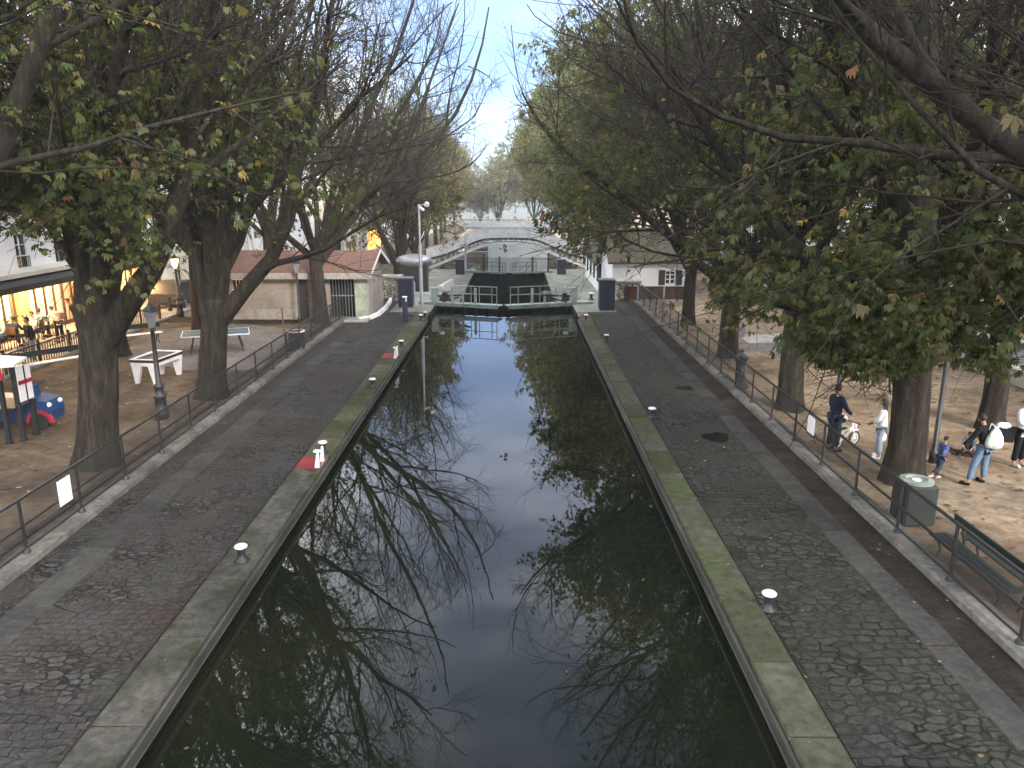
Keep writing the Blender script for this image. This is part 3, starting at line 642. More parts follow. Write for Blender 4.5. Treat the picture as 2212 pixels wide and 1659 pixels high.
limbs = [(LP(Y, b, (470, 700, 0), (500, 640, 0), (545, 610, -.1), (580, 585, -.2), (603, 540, -.3), (625, 460, -.5), (660, 330, -1), (700, 120, -1.6), (740, -100, -2)), .26, .04),
         (LP(Y, b, (455, 680, 0), (430, 560, 0), (405, 480, .2), (390, 360, .4), (360, 180, .8), (330, -40, 1)), .3, .04),
         (LP(Y, b, (470, 660, 0), (485, 540, 0), (492, 440, .3), (505, 290, .6), (520, 80, 1), (540, -160, 1.4)), .3, .04),
         (LP(Y, b, (460, 660, 0), (455, 520, -.6), (450, 380, -1.6), (470, 180, -2.8), (500, -60, -4)), .24, .04),
         (LP(Y, b, (475, 600, 0), (530, 480, .8), (590, 330, 2), (640, 150, 3), (690, -60, 4)), .2, .03),
         (LP(Y, b, (450, 600, 0), (380, 480, 1), (300, 380, 2), (220, 240, 3), (150, 60, 4)), .18, .03),
         (LP(Y, b, (480, 560, 0), (560, 430, -.6), (680, 300, -1), (800, 200, -1.2), (900, 120, -1.4)), .18, .03)]
treeT2 = make_tree(23, bark_lean=1, tr=.42, fork=2.9, limbs=limbs, lean=(.32, 0), M2=10, M3=9, M4=8, leafp=(3.6, 7, 11, .8, .15), flute=.08, leafcap=26000, edge=3, leafsz=.115)
plant(treeT2, b, 0, 'chestnut tree with deeply ridged trunk behind the left fence, mossy limb reaching toward the hut', ROW_L)
b = P(1950, 1040); Y = b.y
limbs = [(LP(Y, b, (1970, 760, 0), (1930, 690, 0), (1870, 655, -.2), (1800, 610, -.3), (1735, 550, -.4), (1660, 470, -.6), (1560, 330, -1), (1440, 130, -1.4)), .28, .04),
         (LP(Y, b, (1975, 720, 0), (1990, 560, 0), (2000, 430, .2), (1995, 280, .4), (2010, 100, .6), (2000, -160, 1), (2010, -420, 1.4)), .38, .05),
         (LP(Y, b, (1985, 720, 0), (2040, 560, .3), (2100, 420, .6), (2160, 250, 1), (2230, 60, 1.6)), .26, .04),
         (LP(Y, b, (1970, 660, 0), (1940, 500, .8), (1900, 330, 1.8), (1870, 120, 2.8), (1840, -120, 3.6)), .27, .04),
         (LP(Y, b, (1985, 640, 0), (2050, 500, -1), (2110, 320, -2.2), (2140, 80, -3.4), (2160, -240, -4.4)), .24, .04),
         (LP(Y, b, (1975, 600, 0), (1930, 430, -.8), (1860, 250, -2), (1780, 20, -3.2), (1700, -260, -4)), .24, .04),
         (LP(Y, b, (1975, 700, 0), (2020, 660, -1), (2090, 640, -2.2), (2180, 600, -3), (2300, 540, -3.6)), .16, .03),
         (LP(Y, b, (1970, 740, 0), (1930, 740, -1), (1880, 745, -2), (1840, 720, -2.8)), .12, .02)]
treeR1 = make_tree(31, bias=-.5, tr=.36, fork=3.2, limbs=limbs, lean=(-.22, 0), M2=10, M3=9, M4=8, leafp=(4.2, 6.6, 9, .97, .06), flute=.08, extra_stem=(.27, .16, 0), leafcap=36000, leafsz=.13, edge=4, zcut=3.4)
plant(treeR1, b, 0, 'massive dark double-trunked chestnut tree beside the grey litter bin on the right', ROW_R)
VA = make_tree(41, H=17.5, tr=.36, fork=3.6, nl=9, leafp=(3.3, 6, 10, .65, .13), bias=.65, leafcap=24000, edge=1.2, leafsz=.115)
VB = make_tree(57, H=16.5, tr=.34, fork=3.2, nl=9, leafp=(2.8, 6.5, 9.5, .85, .06), bias=.55, leafcap=24000, edge=1.5, leafsz=.12)
VR = make_tree(63, H=15.5, tr=.36, fork=3.0, nl=11, elr=(8, 66), leafp=(4.0, 7, 9.5, .95, .07), zcut=2.7, bias=.3, leafcap=36000, edge=3.6, leafsz=.12)
VC = make_tree(66, H=17, tr=.3, fork=3.4, nl=9, leafp=(3, 9, 14, .7, .12), bias=.5, leafsz=.2, edge=4, J=3, lpt=3, M2=9, M3=7, M4=4, twigr=.009)
VD = make_tree(73, H=18.5, tr=.36, fork=3.2, nl=11, leafp=(2.4, 25, 26, .97, .97), bias=.3, leafsz=.23, J=1, lpt=9, M2=10, M3=8, M4=4, rmax=10.2, spread=1.0, leafcap=110000, twigr=.012)
VL = make_tree(77, H=17, tr=.32, fork=3.2, nl=9, leafp=(2.4, 14, 18, .9, .35), bias=.1, leafsz=.2, J=1, lpt=8, M2=10, M3=8, M4=5, rmax=6.2, spread=.6, leafcap=70000, twigr=.012)
VE = make_tree(81, H=15, tr=.3, fork=2.9, nl=9, leafp=(2.2, 14, 16, .97, .6), bias=.4, leafsz=.2, J=1, lpt=8, M2=9, M3=8, M4=4, leafcap=70000, twigr=.01)
def base(px, py):
    p = P(px, py); return p
plant(VA, (-9.9, 11.2, 0), R(150), 'chestnut tree nearest the camera on the left bank, branches entering the top left corner', ROW_L)
plant(VB, base(692, 697), R(-10), 'chestnut tree standing directly in front of the barred opening of the hut', ROW_L)
plant(VA, (-8.6, 56.5, gz(-8.6, 56.5)), R(30), 'chestnut tree between hut and camera mast, bare limb leaning over the lock', ROW_L, sc=.82)
plant(VB, (9.3, 8.6, 0), R(180-14), 'chestnut tree nearest the camera on the right bank, thick branch crossing the top right', ROW_R)
plant(VR, base(1705, 882), R(180+24), 'straight dark chestnut trunk right behind the small green fountain', ROW_R)
plant(VR, base(1573, 770), R(180-40), 'chestnut tree on the sand left of the small green fountain', ROW_R)
plant(VE, base(1487, 700), R(180-60), 'slightly leaning chestnut trunk beside the brown gate', ROW_R)
plant(VE, (8.9, 57, gz(8.9, 57)), R(180-20), 'slender chestnut trunk in front of the white cottage wall', ROW_R)

for x, rz, lb in ((-9.8, 20, 'unseen chestnut tree added on the left bank to shade the quay'), (9.4, 200, 'unseen chestnut tree added on the right bank to shade the quay')):
    plant(VB, (x, -3.2, 0), R(rz), lb, 'unseen chestnut trees added for shade')  # unseen trees added behind the camera to shade the foreground
# second rows and far trees
G2L, G2R, GFL, GFR = 'trees of the second row in the left park', 'trees of the second row in the right park', 'far trees on the left bank', 'far trees on the right bank'
plant(VC, base(262, 768), R(20), 'chestnut tree half hidden behind the thick trunk beside the park bench', G2L)
plant(VA, base(437, 712), R(70), 'chestnut tree hidden behind the ridged trunk near the table tennis table', G2L)
plant(VC, (-16.5, 52, gz(-16.5, 52)), R(-30), 'chestnut tree behind the hut roof on the street side', G2L)
plant(VC, (-15.5, 68, gz(-15.5, 68)), R(100), 'chestnut tree on the street side beyond the hut, left of the mast', G2L, sc=1.05)
plant(VA, base(1912, 800), R(160), 'chestnut trunk standing on the sand behind the massive double trunk', G2R)
plant(VC, base(2135, 925), R(200), 'dark chestnut trunk behind the woman with the white bag', G2R)
plant(VC, (15.5, 43, 0), R(140), 'chestnut tree on the street side beyond the pale paving', G2R)
plant(VC, (15.5, 60, gz(15.5, 60)), R(60), 'chestnut tree behind the white cottage on the right', G2R)
def recol(meshes, leaf):
    f = meshes[1].copy(); f.materials.clear(); f.materials.append(M[leaf]); return (meshes[0], f)
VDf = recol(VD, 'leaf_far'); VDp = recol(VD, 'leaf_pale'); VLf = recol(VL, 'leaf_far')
far = 'far leafy tree on the left bank'
for k, (x, y, rz, s, lb) in enumerate((
    (-9.8, 67, 10, .86, 'brownish leafy tree rising behind the pale lower lock quay, nearest of the far left trees'),
    (-10.2, 79, 80, .88, 'second nearest of the far left trees, brown and olive, level with the footbridge end'),
    (-11.6, 94, 150, .92, 'far left tree just beyond the left foot of the arched footbridge'),
    (-12.2, 108, 230, .95, 'olive tree over the left basin wall, second beyond the footbridge'),
    (-12.6, 124, 300, 1, 'yellowish tree over the left basin wall, third beyond the footbridge'),
    (-13.4, 143, 20, 1, 'yellow-green tree near the far end of the basin on the left'),
    (-15, 168, 120, 1, 'farthest tree on the left bank at the pale sky gap'))):
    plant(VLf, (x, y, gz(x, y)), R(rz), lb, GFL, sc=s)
for k, (x, y, rz, s, lb) in enumerate((
    (8.2, 66, 190, 1.0, 'hazy pale green tree with the round top against the blue sky, right of the gap'),
    (9.2, 80, 250, 1.0, 'brownish green tree right of the hazy round-topped one'),
    (8.8, 95, 120, 1.08, 'far right tree just beyond the right foot of the arched footbridge'),
    (8.9, 110, 40, 1.12, 'far right tree overhanging the lower basin, second beyond the footbridge'),
    (9.0, 127, 330, 1.15, 'far right tree overhanging the lower basin, third beyond the footbridge'),
    (9.0, 146, 200, 1.2, 'far right tree near the end of the basin'),
    (12.0, 192, 80, 1.0, 'tree across the far end of the basin, right of centre'),
    (-15, 194, 10, .9, 'tree across the far end of the basin, left of centre'))):
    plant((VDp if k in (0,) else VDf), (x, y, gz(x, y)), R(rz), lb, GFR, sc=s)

# ------------------------------------------------------------------ buildings
_wf = MB(); _wf.b2((-.06, -.5, 0), (.06, -.44, 1.6)); _wf.b2((-.06, .44, 0), (.06, .5, 1.6)); _wf.b2((-.06, -.44, 1.54), (.06, .44, 1.6)); _wf.b2((-.06, -.44, 0), (.06, .44, .06))
_wf.b2((-.05, -.025, .06), (.05, .025, 1.54)); _wf.b2((-.04, -.44, .55), (.04, -.025, .59)); _wf.b2((-.04, .025, .55), (.04, .44, .59)); _wf.b2((-.04, -.44, 1.05), (.04, -.025, 1.09)); _wf.b2((-.04, .025, 1.05), (.04, .44, 1.09))
WFO = _wf.build('window', 'white'); WFM = WFO.data; bpy.data.objects.remove(WFO)
_wp = MB(); _wp.b2((-.02, -.44, .06), (.0, .44, 1.54)); o = _wp.build('pane', 'glass'); WPM = o.data; bpy.data.objects.remove(o)
_wg = MB(); _wg.b2((-.02, -.5, .5), (.02, .5, .54)); _wg.b2((-.02, -.5, .02), (.02, .5, .05))
for i in range(9): _wg.b2((-.01, -.5+i*.122, .05), (.01, -.485+i*.122, .5))
o = _wg.build('window_guard', 'iron'); WGM = o.data; bpy.data.objects.remove(o)
_ws = MB()
for s in (-1, 1): _ws.b2((0, min(s*.52, s*.98), 0), (.04, max(s*.52, s*.98), 1.6))
o = _ws.build('shutters', 'white'); WSM = o.data; bpy.data.objects.remove(o)
def building(x, y0, y1, side, floors, label, group, matw, first=2.9, fh=3.0, sp=2.7, z0=None, shutters=False, ground=True, ww=1.0, wh=1.6):
    """side=+1: the facade at x faces +x; the body goes away from the canal"""
    z = min(gz(x, y0), gz(x, y1)) if z0 is None else z0
    t = thing('apartment_building', (x, (y0+y1)/2, z), label, 'building', group, 0 if side > 0 else math.pi)
    h = (y1-y0)/2-.01; H = first+floors*fh; n = max(2, int((y1-y0-1)/sp)); s2 = (y1-y0-1.0)/n
    mb = MB(); ys = [-h+.5+s2*(i+.5) for i in range(n)]
    mb.b2((-9, -h, -3), (-.42, h, H)); zz = 0 if ground else first
    lev = ([(.0, 0.15, 2.2)] if ground else [])+[(0, first+fh*k+(.5 if first > 3 else .12), wh) for k in range(floors)]
    prev = -3 if ground else first-.35
    for (_, a, hh) in lev:
        mb.b2((-.42, -h, prev), (0, h, a))
        e = -h
        for yy in ys:
            mb.b2((-.42, e, a), (0, yy-ww/2, a+hh)); e = yy+ww/2
        mb.b2((-.42, e, a), (0, h, a+hh)); prev = a+hh
    mb.b2((-.42, -h, prev), (0, h, H)); mb.build('wall', matw, t)
    c = MB(); c.b2((-.3, -h, H), (.35, h, H+.25), bev=.03)
    for k in range(1, floors): c.b2((.003, -h, first+fh*k-.02), (.06, h, first+fh*k+.1))
    c.build('cornice', matw, t)
    r = MB(); r.prism([(-.1, -h, H+.25), (-1.6, -h, H+2.6), (-7.5, -h, H+3.2), (-9, -h, H+.25)], (0, 2*h, 0)); r.build('roof', 'zinc', t)
    cnt = 0
    for (_, a, hh) in lev:
        for yy in ys:
            f = bpy.data.objects.new('window', WFM); COL.objects.link(f); f.parent = t; f.location = (-.16, yy, a); f.scale = (1, ww, hh/1.6)
            p_ = bpy.data.objects.new('pane', WPM); COL.objects.link(p_); p_.parent = f; cnt += 1
            if a > 1: g = bpy.data.objects.new('window_guard', WGM); COL.objects.link(g); g.parent = f; g.location = (.13, 0, 0)
            if shutters and a > 1:
                s_ = bpy.data.objects.new('shutters', WSM); COL.objects.link(s_); s_.parent = f; s_.location = (.165, 0, 0)
    return t
GL, GR = 'apartment houses along the left street', 'apartment houses along the right street'
building(-22, 2, 20, 1, 5, 'white apartment house at the far left edge of the photo, before the restaurant', GL, 'fwhite')
rest = building(-21.3, 20.4, 44, 1, 4, 'white apartment house with a brightly lit restaurant under a dark awning', GL, 'fwhite', first=2.95, fh=2.9, sp=2.75, ground=False, wh=1.5, ww=.95)
building(-21.3, 44.4, 62, 1, 5, 'cream apartment house next to the lit restaurant house', GL, 'fcream', first=3.1, shutters=True)
building(-21.3, 62.4, 86, 1, 5, 'white apartment house behind the hut roof', GL, 'fwhite', first=3.1)
building(-21.3, 86.4, 112, 1, 5, 'cream apartment house level with the arched footbridge on the left', GL, 'fcream', first=3.1)
building(-21.3, 112.4, 150, 1, 5, 'farthest white apartment house on the left street', GL, 'fwhite', first=3.1, sp=4)
building(27, 3, 25, -1, 5, 'white apartment house at the right edge of the photo', GR, 'fwhite', first=3.1)
building(27, 25.4, 44, -1, 5, 'cream apartment house behind the right park', GR, 'fcream', first=3.1)
building(27, 44.4, 64, -1, 5, 'white apartment house behind the pale paving', GR, 'fwhite', first=3.1)
building(27, 64.4, 90, -1, 5, 'cream apartment house behind the white cottage', GR, 'fcream', first=3.1)
building(27, 90.4, 130, -1, 5, 'farthest white apartment house on the right street', GR, 'fwhite', first=3.1, sp=4)
sh = thing('lit_shopfront', (-21.25, 118, gz(-21.3, 118)), 'distant warmly lit shopfront on the left street beyond the hut roof', 'shopfront')
mb = MB(); mb.b2((0, -5, .3), (.05, 5, 2.9)); mb.build('lit_window', 'warmroom', sh); mb = MB(); [mb.b2((.053, -5+i*1.25, .2), (.1, -4.85+i*1.25, 3.0)) for i in range(9)]; mb.b2((.053, -5, 2.9), (.12, 5, 3.3)); mb.build('frame', 'wood', sh)
for k, (x, y, s_, lb) in enumerate(((-9, 206, .62, 'low leafy tree in the row closing the view, leftmost'), (11, 205, .75, 'low leafy tree in the row closing the view, rightmost'))):
    plant(VDf, (x, y, gz(x, y)-1.2), R(70*k), lb, GFR, sc=s_)
o = building(0, -24, 24, -1, 2, 'blue-grey low building far beyond the basin', None, 'farwall', first=3, sp=4, z0=-4)
o.location = (0, 246, -4); o.rotation_euler = (0, 0, R(-90))
plant(VDf, (-4, 193, gz(-3, 196)-1.8), R(30), 'leafy tree closing the far end of the basin at the foot of the sky gap', GFR, sc=.95)
plant(VDf, (5, 198, gz(4, 200)-1.8), R(130), 'leafy tree closing the far end of the basin, right of the sky gap', GFR, sc=1.05)
plw = thing('reflection_wall', (0, 113, -5), 'added pale turquoise wall in the lower basin, standing in for the bright water reflection', 'reflection wall')  # added wall, its pale colour stands in for sky reflected in the water
mb = MB(); mb.b2((-3.9, 0, 0), (5.0, .8, 4.0), bev=.03); mb.build('bright_reflection', 'reflwall', plw)
mb = MB(); mb.b2((BX0, .1, 0), (-3.903, .9, 2.6)); mb.build('side_reflection', 'tanwall', plw); mb = MB(); mb.b2((5.003, .1, 0), (BX1, .9, 2.6)); mb.build('side_reflection', 'tanwall', plw)  # added side pieces, coloured like the brown reflections beside the bright patch
# restaurant ground floor
H0 = rest.location.z; L = 11.8
mb = MB(); mb.b2((-6, -L, .0), (-5.9, L, 2.9)); mb.build('dining_room_wall', 'warmroom', rest)
mb = MB(); mb.b2((-6, -L, -.2), (-.003, L, .1)); mb.build('dining_room_floor', 'wood', rest)
for yy in (-11.5, -7.6, -3.4, 1.0, 5.4, 9.4, 11.5): mb = MB(); mb.b2((-.4, yy-.32, .1), (.0, yy+.32, 2.6)); mb.build('pillar', 'warmwall', rest)
mb = MB()
for a, b_ in ((-11.1, -8), (-7.2, -3.8), (-3, .6), (1.4, 5), (5.8, 9), (9.8, 11.1)):
    n = max(2, round((b_-a)/.75)); mb.b2((-.25, a, 2.1), (-.19, b_, 2.18)); mb.b2((-.25, a, .12), (-.19, b_, .3))
    for i in range(n+1): mb.b2((-.26, a+(b_-a)*i/n-.03, .3), (-.18, a+(b_-a)*i/n+.03, 2.6))
mb.build('shopfront_frame', 'wood', rest)
mb = MB(); rn = random.Random(4)
for k in range(26):
    yy = rn.uniform(-11, 11); zc = rn.uniform(.6, 2.2); mb.b2((-5.85, yy, zc), (-5.75, yy+rn.uniform(.3, .8), zc+rn.uniform(.3, .7)))
mb.build('picture_frames', 'wood', rest)
aw = thing('awning', (-21.3, 32.2, 0), 'long dark awning with cream upper band over the lit restaurant front', 'awning')
mb = MB(); mb.prism([(.0, -L, 2.92), (1.45, -L, 2.62), (1.45, -L, 2.57), (0, -L, 2.85)], (0, 2*L, 0)); mb.build('canopy', 'darkmetal', aw)
mb = MB(); mb.prism([(.003, -L, 3.12), (.75, -L, 3.02), (.75, -L, 2.84), (.003, -L, 2.94)], (0, 2*L, 0)); mb.build('cream_band', 'fcream', aw)
mb = MB(); mb.b2((1.453, -L, 2.40), (1.475, L, 2.64)); mb.build('valance', 'darkmetal', aw)
for k, yy in enumerate((22.5, 27.3, 30.0, 32.4, 35.2, 39.0, 42.3)):
    lp = thing('awning_lamp', (-20.4, yy, 2.5), ('glowing lamp under the restaurant awning, '+('nearest the left photo edge', 'second from the left photo edge', 'left of the cream pillar', 'right of the cream pillar', 'left of the thick trunk', 'hidden side of the thick trunk', 'farthest along the awning')[k]), 'lamp', 'lamps under the awning')
    mb = MB(); mb.box((0, 0, 0), (.16, .62, .08), bev=.02); mb.build('diffuser', 'lampwhite' if k % 2 else 'lamp', lp)
    mb = MB(); mb.box((0, 0, .06), (.2, .7, .04)); mb.build('housing', 'darkmetal', lp)
    ld = bpy.data.lights.new('lamp_light', 'POINT'); ld.energy = 130; ld.color = (1, .6, .24); ld.shadow_soft_size = .15
    lo = bpy.data.objects.new('lamp_light', ld); COL.objects.link(lo); lo.parent = lp; lo.location = (0, 0, -.14)

# lock keeper's hut on the left
hb = P(503, 688); he = P(796, 690.6); hx0, hx1, hy = hb.x, he.x, he.y
hut = thing('lock_hut', ((hx0+hx1)/2, hy, 0), 'low pinkish grey hut with red-brown tiled roof and barred opening by the left fence', 'hut')
W2 = (hx1-hx0)/2; Dp = 4.6
def hx(px, z=1.2):
    return PY(px, 620, hy).x-(hx0+hx1)/2
ox0, ox1, dx0, dx1, wx0, wx1 = hx(712), hx(771), hx(644), hx(664), hx(504), hx(530)
mb = MB()
def wallrow(mb, a, b_, z0, z1, y0=0, y1=.25): mb.b2((a, y0, z0), (b_, y1, z1))
wallrow(mb, -W2, wx0, 0, 2.35); wallrow(mb, wx0, wx1, 0, 1.55); wallrow(mb, wx0, wx1, 2.0, 2.35); wallrow(mb, wx1, dx0, 0, 2.35)
wallrow(mb, dx0, dx1, 2.15, 2.35); wallrow(mb, dx1, ox0, 0, 2.35); wallrow(mb, ox0, ox1, 2.28, 2.35); wallrow(mb, ox1, W2-.62, 0, 2.35)
mb.b2((-W2, .25, 0), (-W2+.2, Dp, 2.35)); mb.b2((W2-.2, .25, 0), (W2, Dp, 2.35)); mb.b2((-W2+.2, Dp-.2, 0), (W2-.2, Dp, 2.35))
mb.prism([(W2-.2, .25, 2.35), (W2-.2, Dp, 2.35), (W2-.2, Dp/2, 3.05)], (.2, 0, 0)); mb.prism([(-W2, .25, 2.35), (-W2, Dp, 2.35), (-W2, Dp/2, 3.05)], (.2, 0, 0))
mb.build('wall', 'hutwall', hut)
mb = MB(); mb.b2((W2-.62, -.04, 0), (W2+.03, .25, 2.35)); mb.build('corner_pillar', 'hutgreen', hut)
mb = MB(); mb.b2((-W2+.2, .9, 0), (W2-.2, 1.0, 2.35)); mb.build('dark_interior_wall', 'blackwood', hut)
mb = MB(); mb.prism([(-W2-.3, -.45, 2.42), (-W2-.3, Dp/2, 3.3), (-W2-.3, Dp+.35, 2.42), (-W2-.3, Dp+.35, 2.34), (-W2-.3, Dp/2, 3.2), (-W2-.3, -.45, 2.34)], (2*W2+.65, 0, 0)); rf = mb.build('roof', 'tiles', hut)
mb = MB(); mb.b2((-W2-.3, -.5, 2.1), (W2+.35, -.453, 2.40)); mb.build('fascia_board', 'concrete', hut)
mb = MB(); mb.bar((W2+.37, -.48, 2.42), (W2+.37, Dp/2, 3.3), .03, .16); mb.bar((W2+.37, Dp/2, 3.3), (W2+.37, Dp+.35, 2.42), .03, .16); mb.build('barge_board', 'bridgewhite', hut)
gr = MB(); n = 9
for i in range(n+1): gr.b2((ox0+(ox1-ox0)*i/n-.012, .05, .05), (ox0+(ox1-ox0)*i/n+.012, .08, 2.28))
gr.b2((ox0, .03, 1.2), (ox1, .05, 1.24)); gr.b2((ox0, .03, .1), (ox1, .05, .14)); gr.build('barred_gate', 'galv', hut)
mb = MB(); mb.b2((dx0, .12, 0), (dx1, .17, 2.13)); d_ = mb.build('door', 'iron', hut); mb = MB(); mb.ball((dx1-.12, .09, 1.05), .035); mb.build('handle', 'galv', d_)
mb = MB(); mb.b2((wx0, .1, 1.55), (wx1, .14, 2.0)); w_ = mb.build('window', 'glass', hut)
mb = MB(); mb.b2((wx0-.03, -.03, 2.0), (wx1+.03, 0, 2.1)); mb.b2((wx0-.05, -.06, 1.49), (wx1+.05, 0, 1.55))
for i in range(1, 4): mb.b2((wx0+(wx1-wx0)*i/4-.015, .04, 1.55), (wx0+(wx1-wx0)*i/4+.015, .07, 2.0))
mb.build('window_bars', 'white', hut)
mb = MB(); mb.b2((-W2, -.03, .5), (dx0-.05, -.0, .54)); mb.b2((-W2, -.035, 0), (dx0-.05, -.003, .5)); mb.build('plinth', 'concrete', hut)
mb = MB(); mb.b2((ox0-.2, -.9, 0), (W2+.1, -.05, .12), bev=.02); mb.build('doorstep', 'concrete', hut)

# white cottage on the right and long lower house by the bridge
cY = 49.0; ca, cb = PY(1322, 620, cY).x, PY(1500, 620, cY).x
cot = thing('cottage', ((ca+cb)/2, cY, -.4), 'white rendered cottage with mossy dark tiled roof behind the right fence', 'house')
W2 = (cb-ca)/2; Dp = 6; wa, wb = PY(1437, 600, cY).x-(ca+cb)/2, PY(1459, 600, cY).x-(ca+cb)/2
za, zb = PY(1440, 614, cY).z+.4, PY(1440, 585, cY).z+.4; ez = PY(1400, 563, cY).z+.4
mb = MB(); mb.b2((-W2, 0, -2.5), (wa, .3, ez)); mb.b2((wb, 0, -2.5), (W2, .3, ez)); mb.b2((wa, 0, -2.5), (wb, .3, za)); mb.b2((wa, 0, zb), (wb, .3, ez)); mb.b2((-W2, .3, -2.5), (W2, Dp, ez)); mb.build('wall', 'fwhite', cot)
mb = MB(); mb.b2((wa, .14, za), (wb, .18, zb)); w_ = mb.build('window', 'glass', cot)
mb = MB(); m_ = (wa+wb)/2
for a, b_ in ((wa, wa+.06), (m_-.04, m_+.04), (wb-.06, wb)): mb.b2((a, .08, za), (b_, .13, zb))
for z_ in (za, (za*2+zb)/3, (za+2*zb)/3, zb-.06): mb.b2((wa, .085, z_), (wb, .125, z_+.05))
mb.build('frame', 'white', w_)
for s, e in ((wa-.42, wa-.02), (wb+.02, wb+.42)): mb = MB(); mb.b2((s, -.05, za-.05), (e, -.0, zb+.05)); mb.build('shutter', 'iron', cot)
mb = MB(); mb.prism([(-W2-.35, -.5, ez-.05), (-W2-.35, Dp/2, ez+1.9), (-W2-.35, Dp+.4, ez-.05), (-W2-.35, Dp/2, ez+1.75), (-W2-.35, -.5, ez-.18)][:5], (2*W2+.7, 0, 0)); mb.build('roof', 'mosstiles', cot)
hx0_, hy0 = 7.55, 68.5
lh = thing('quay_house', (hx0_+2.2, hy0, LOW), 'long low white house with dark roof standing along the lower lock quay by the footbridge', 'house')
mb = MB(); mb.b2((-2.2, 0, -.1), (2.2, 14, 2.7)); mb.prism([(-2.2, 0, 2.7), (2.2, 0, 2.7), (0, 0, 4.3)], (0, .3, 0)); mb.build('wall', 'fwhite', lh)
mb = MB(); mb.prism([(-2.65, -.4, 2.62), (0, -.4, 4.75), (2.65, -.4, 2.62), (2.65, -.4, 2.48), (0, -.4, 4.55), (-2.65, -.4, 2.48)], (0, 14.8, 0)); mb.build('roof', 'mosstiles', lh)
for k in range(4):
    yy = 1.2+k*3.3; mb = MB(); mb.b2((-2.24, yy, .9), (-2.203, yy+.9, 2.2)); f = mb.build('window', 'glass', lh)
    mb = MB(); mb.b2((-2.27, yy-.06, .84), (-2.243, yy, 2.26)); mb.b2((-2.27, yy+.9, .84), (-2.243, yy+.96, 2.26)); mb.b2((-2.27, yy+.43, .9), (-2.243, yy+.48, 2.2)); mb.b2((-2.27, yy, 2.2), (-2.243, yy+.9, 2.26)); mb.build('frame', 'iron', f)
mb = MB(); mb.b2((-2.3, -.02, 0), (-2.1, .18, 2.6)); mb.build('downpipe', 'iron', lh)
# small dark kiosk with pale curved roof on the left
ks = thing('kiosk', (-6.9, 53, gz(-6.9, 53)), 'small dark kiosk with a pale curved roof left of the camera mast', 'kiosk')
mb = MB(); mb.b2((-.9, -.7, 0), (.9, .7, 2.5), bev=.02); mb.build('cabin', 'iron', ks)
mb = MB(); mb.ball((0, 0, 2.45), 1.25, (1, .8, .38), 3); mb.build('roof', 'galv', ks, smooth=True)
for nm, px0, px1, pyb, pyt, lb in (('stone_pier', 829, 864, 650, 596, 'weathered rubble stone pier with flat cap left of the navy cabinet'), ('stone_pier', 1331, 1380, 650, 606, 'rubble stone pier with overhanging cap where the right fence begins')):
    a, b_ = P(px0, pyb), P(px1, pyb); ht = PY((px0+px1)/2, pyt, a.y).z
    t_ = thing(nm, (a+b_)/2, lb, 'pier', 'stone piers at the lock'); w2 = (b_.x-a.x)/2
    mb = MB(); mb.b2((-w2, 0, 0), (w2, .9, ht-.16)); mb.build('masonry', 'rubble', t_)
    mb = MB(); mb.b2((-w2-.12, -.12, ht-.16), (w2+.12, 1.0, ht), bev=.03); mb.build('cap_stone', 'concrete', t_)

# ------------------------------------------------------------------ arched footbridge
by = 91.0
fb = thing('arched_footbridge', (-.75, by, LOW), 'pale grey arched iron footbridge with solid panelled parapet spanning the basin', 'bridge')
def lerp(tb, x):
    for (a, u), (b_, v_) in zip(tb[:-1], tb[1:]):
        if x <= b_: k = (x-a)/(b_-a); return u*(1-k)+v_*k
    return tb[-1][1]
def deckz(x): return lerp([(0, 3.5), (2.4, 3.46), (3.3, 3.32), (4.2, 2.98), (5.7, 2.3), (7.5, 1.6), (10, .95)], abs(x))
def ribz(x): return lerp([(0, 3.05), (1.2, 3.02), (2.4, 2.88), (3.3, 2.66), (4.2, 2.34), (5.7, 1.66), (7.5, .9), (9.6, .1)], abs(x))
xs = [-9.6+.6*i for i in range(33)]
for nm, mt, f0, f1, y0, y1 in (('deck', 'concrete', -.12, 0, .06, 2.2),):
    mb = MB()
    for a, b_ in zip(xs[:-1], xs[1:]): mb.prism([(a, y0, deckz(a)+f0), (b_, y0, deckz(b_)+f0), (b_, y0, deckz(b_)+f1), (a, y0, deckz(a)+f1)], (0, y1-y0, 0))
    mb.build(nm, mt, fb)
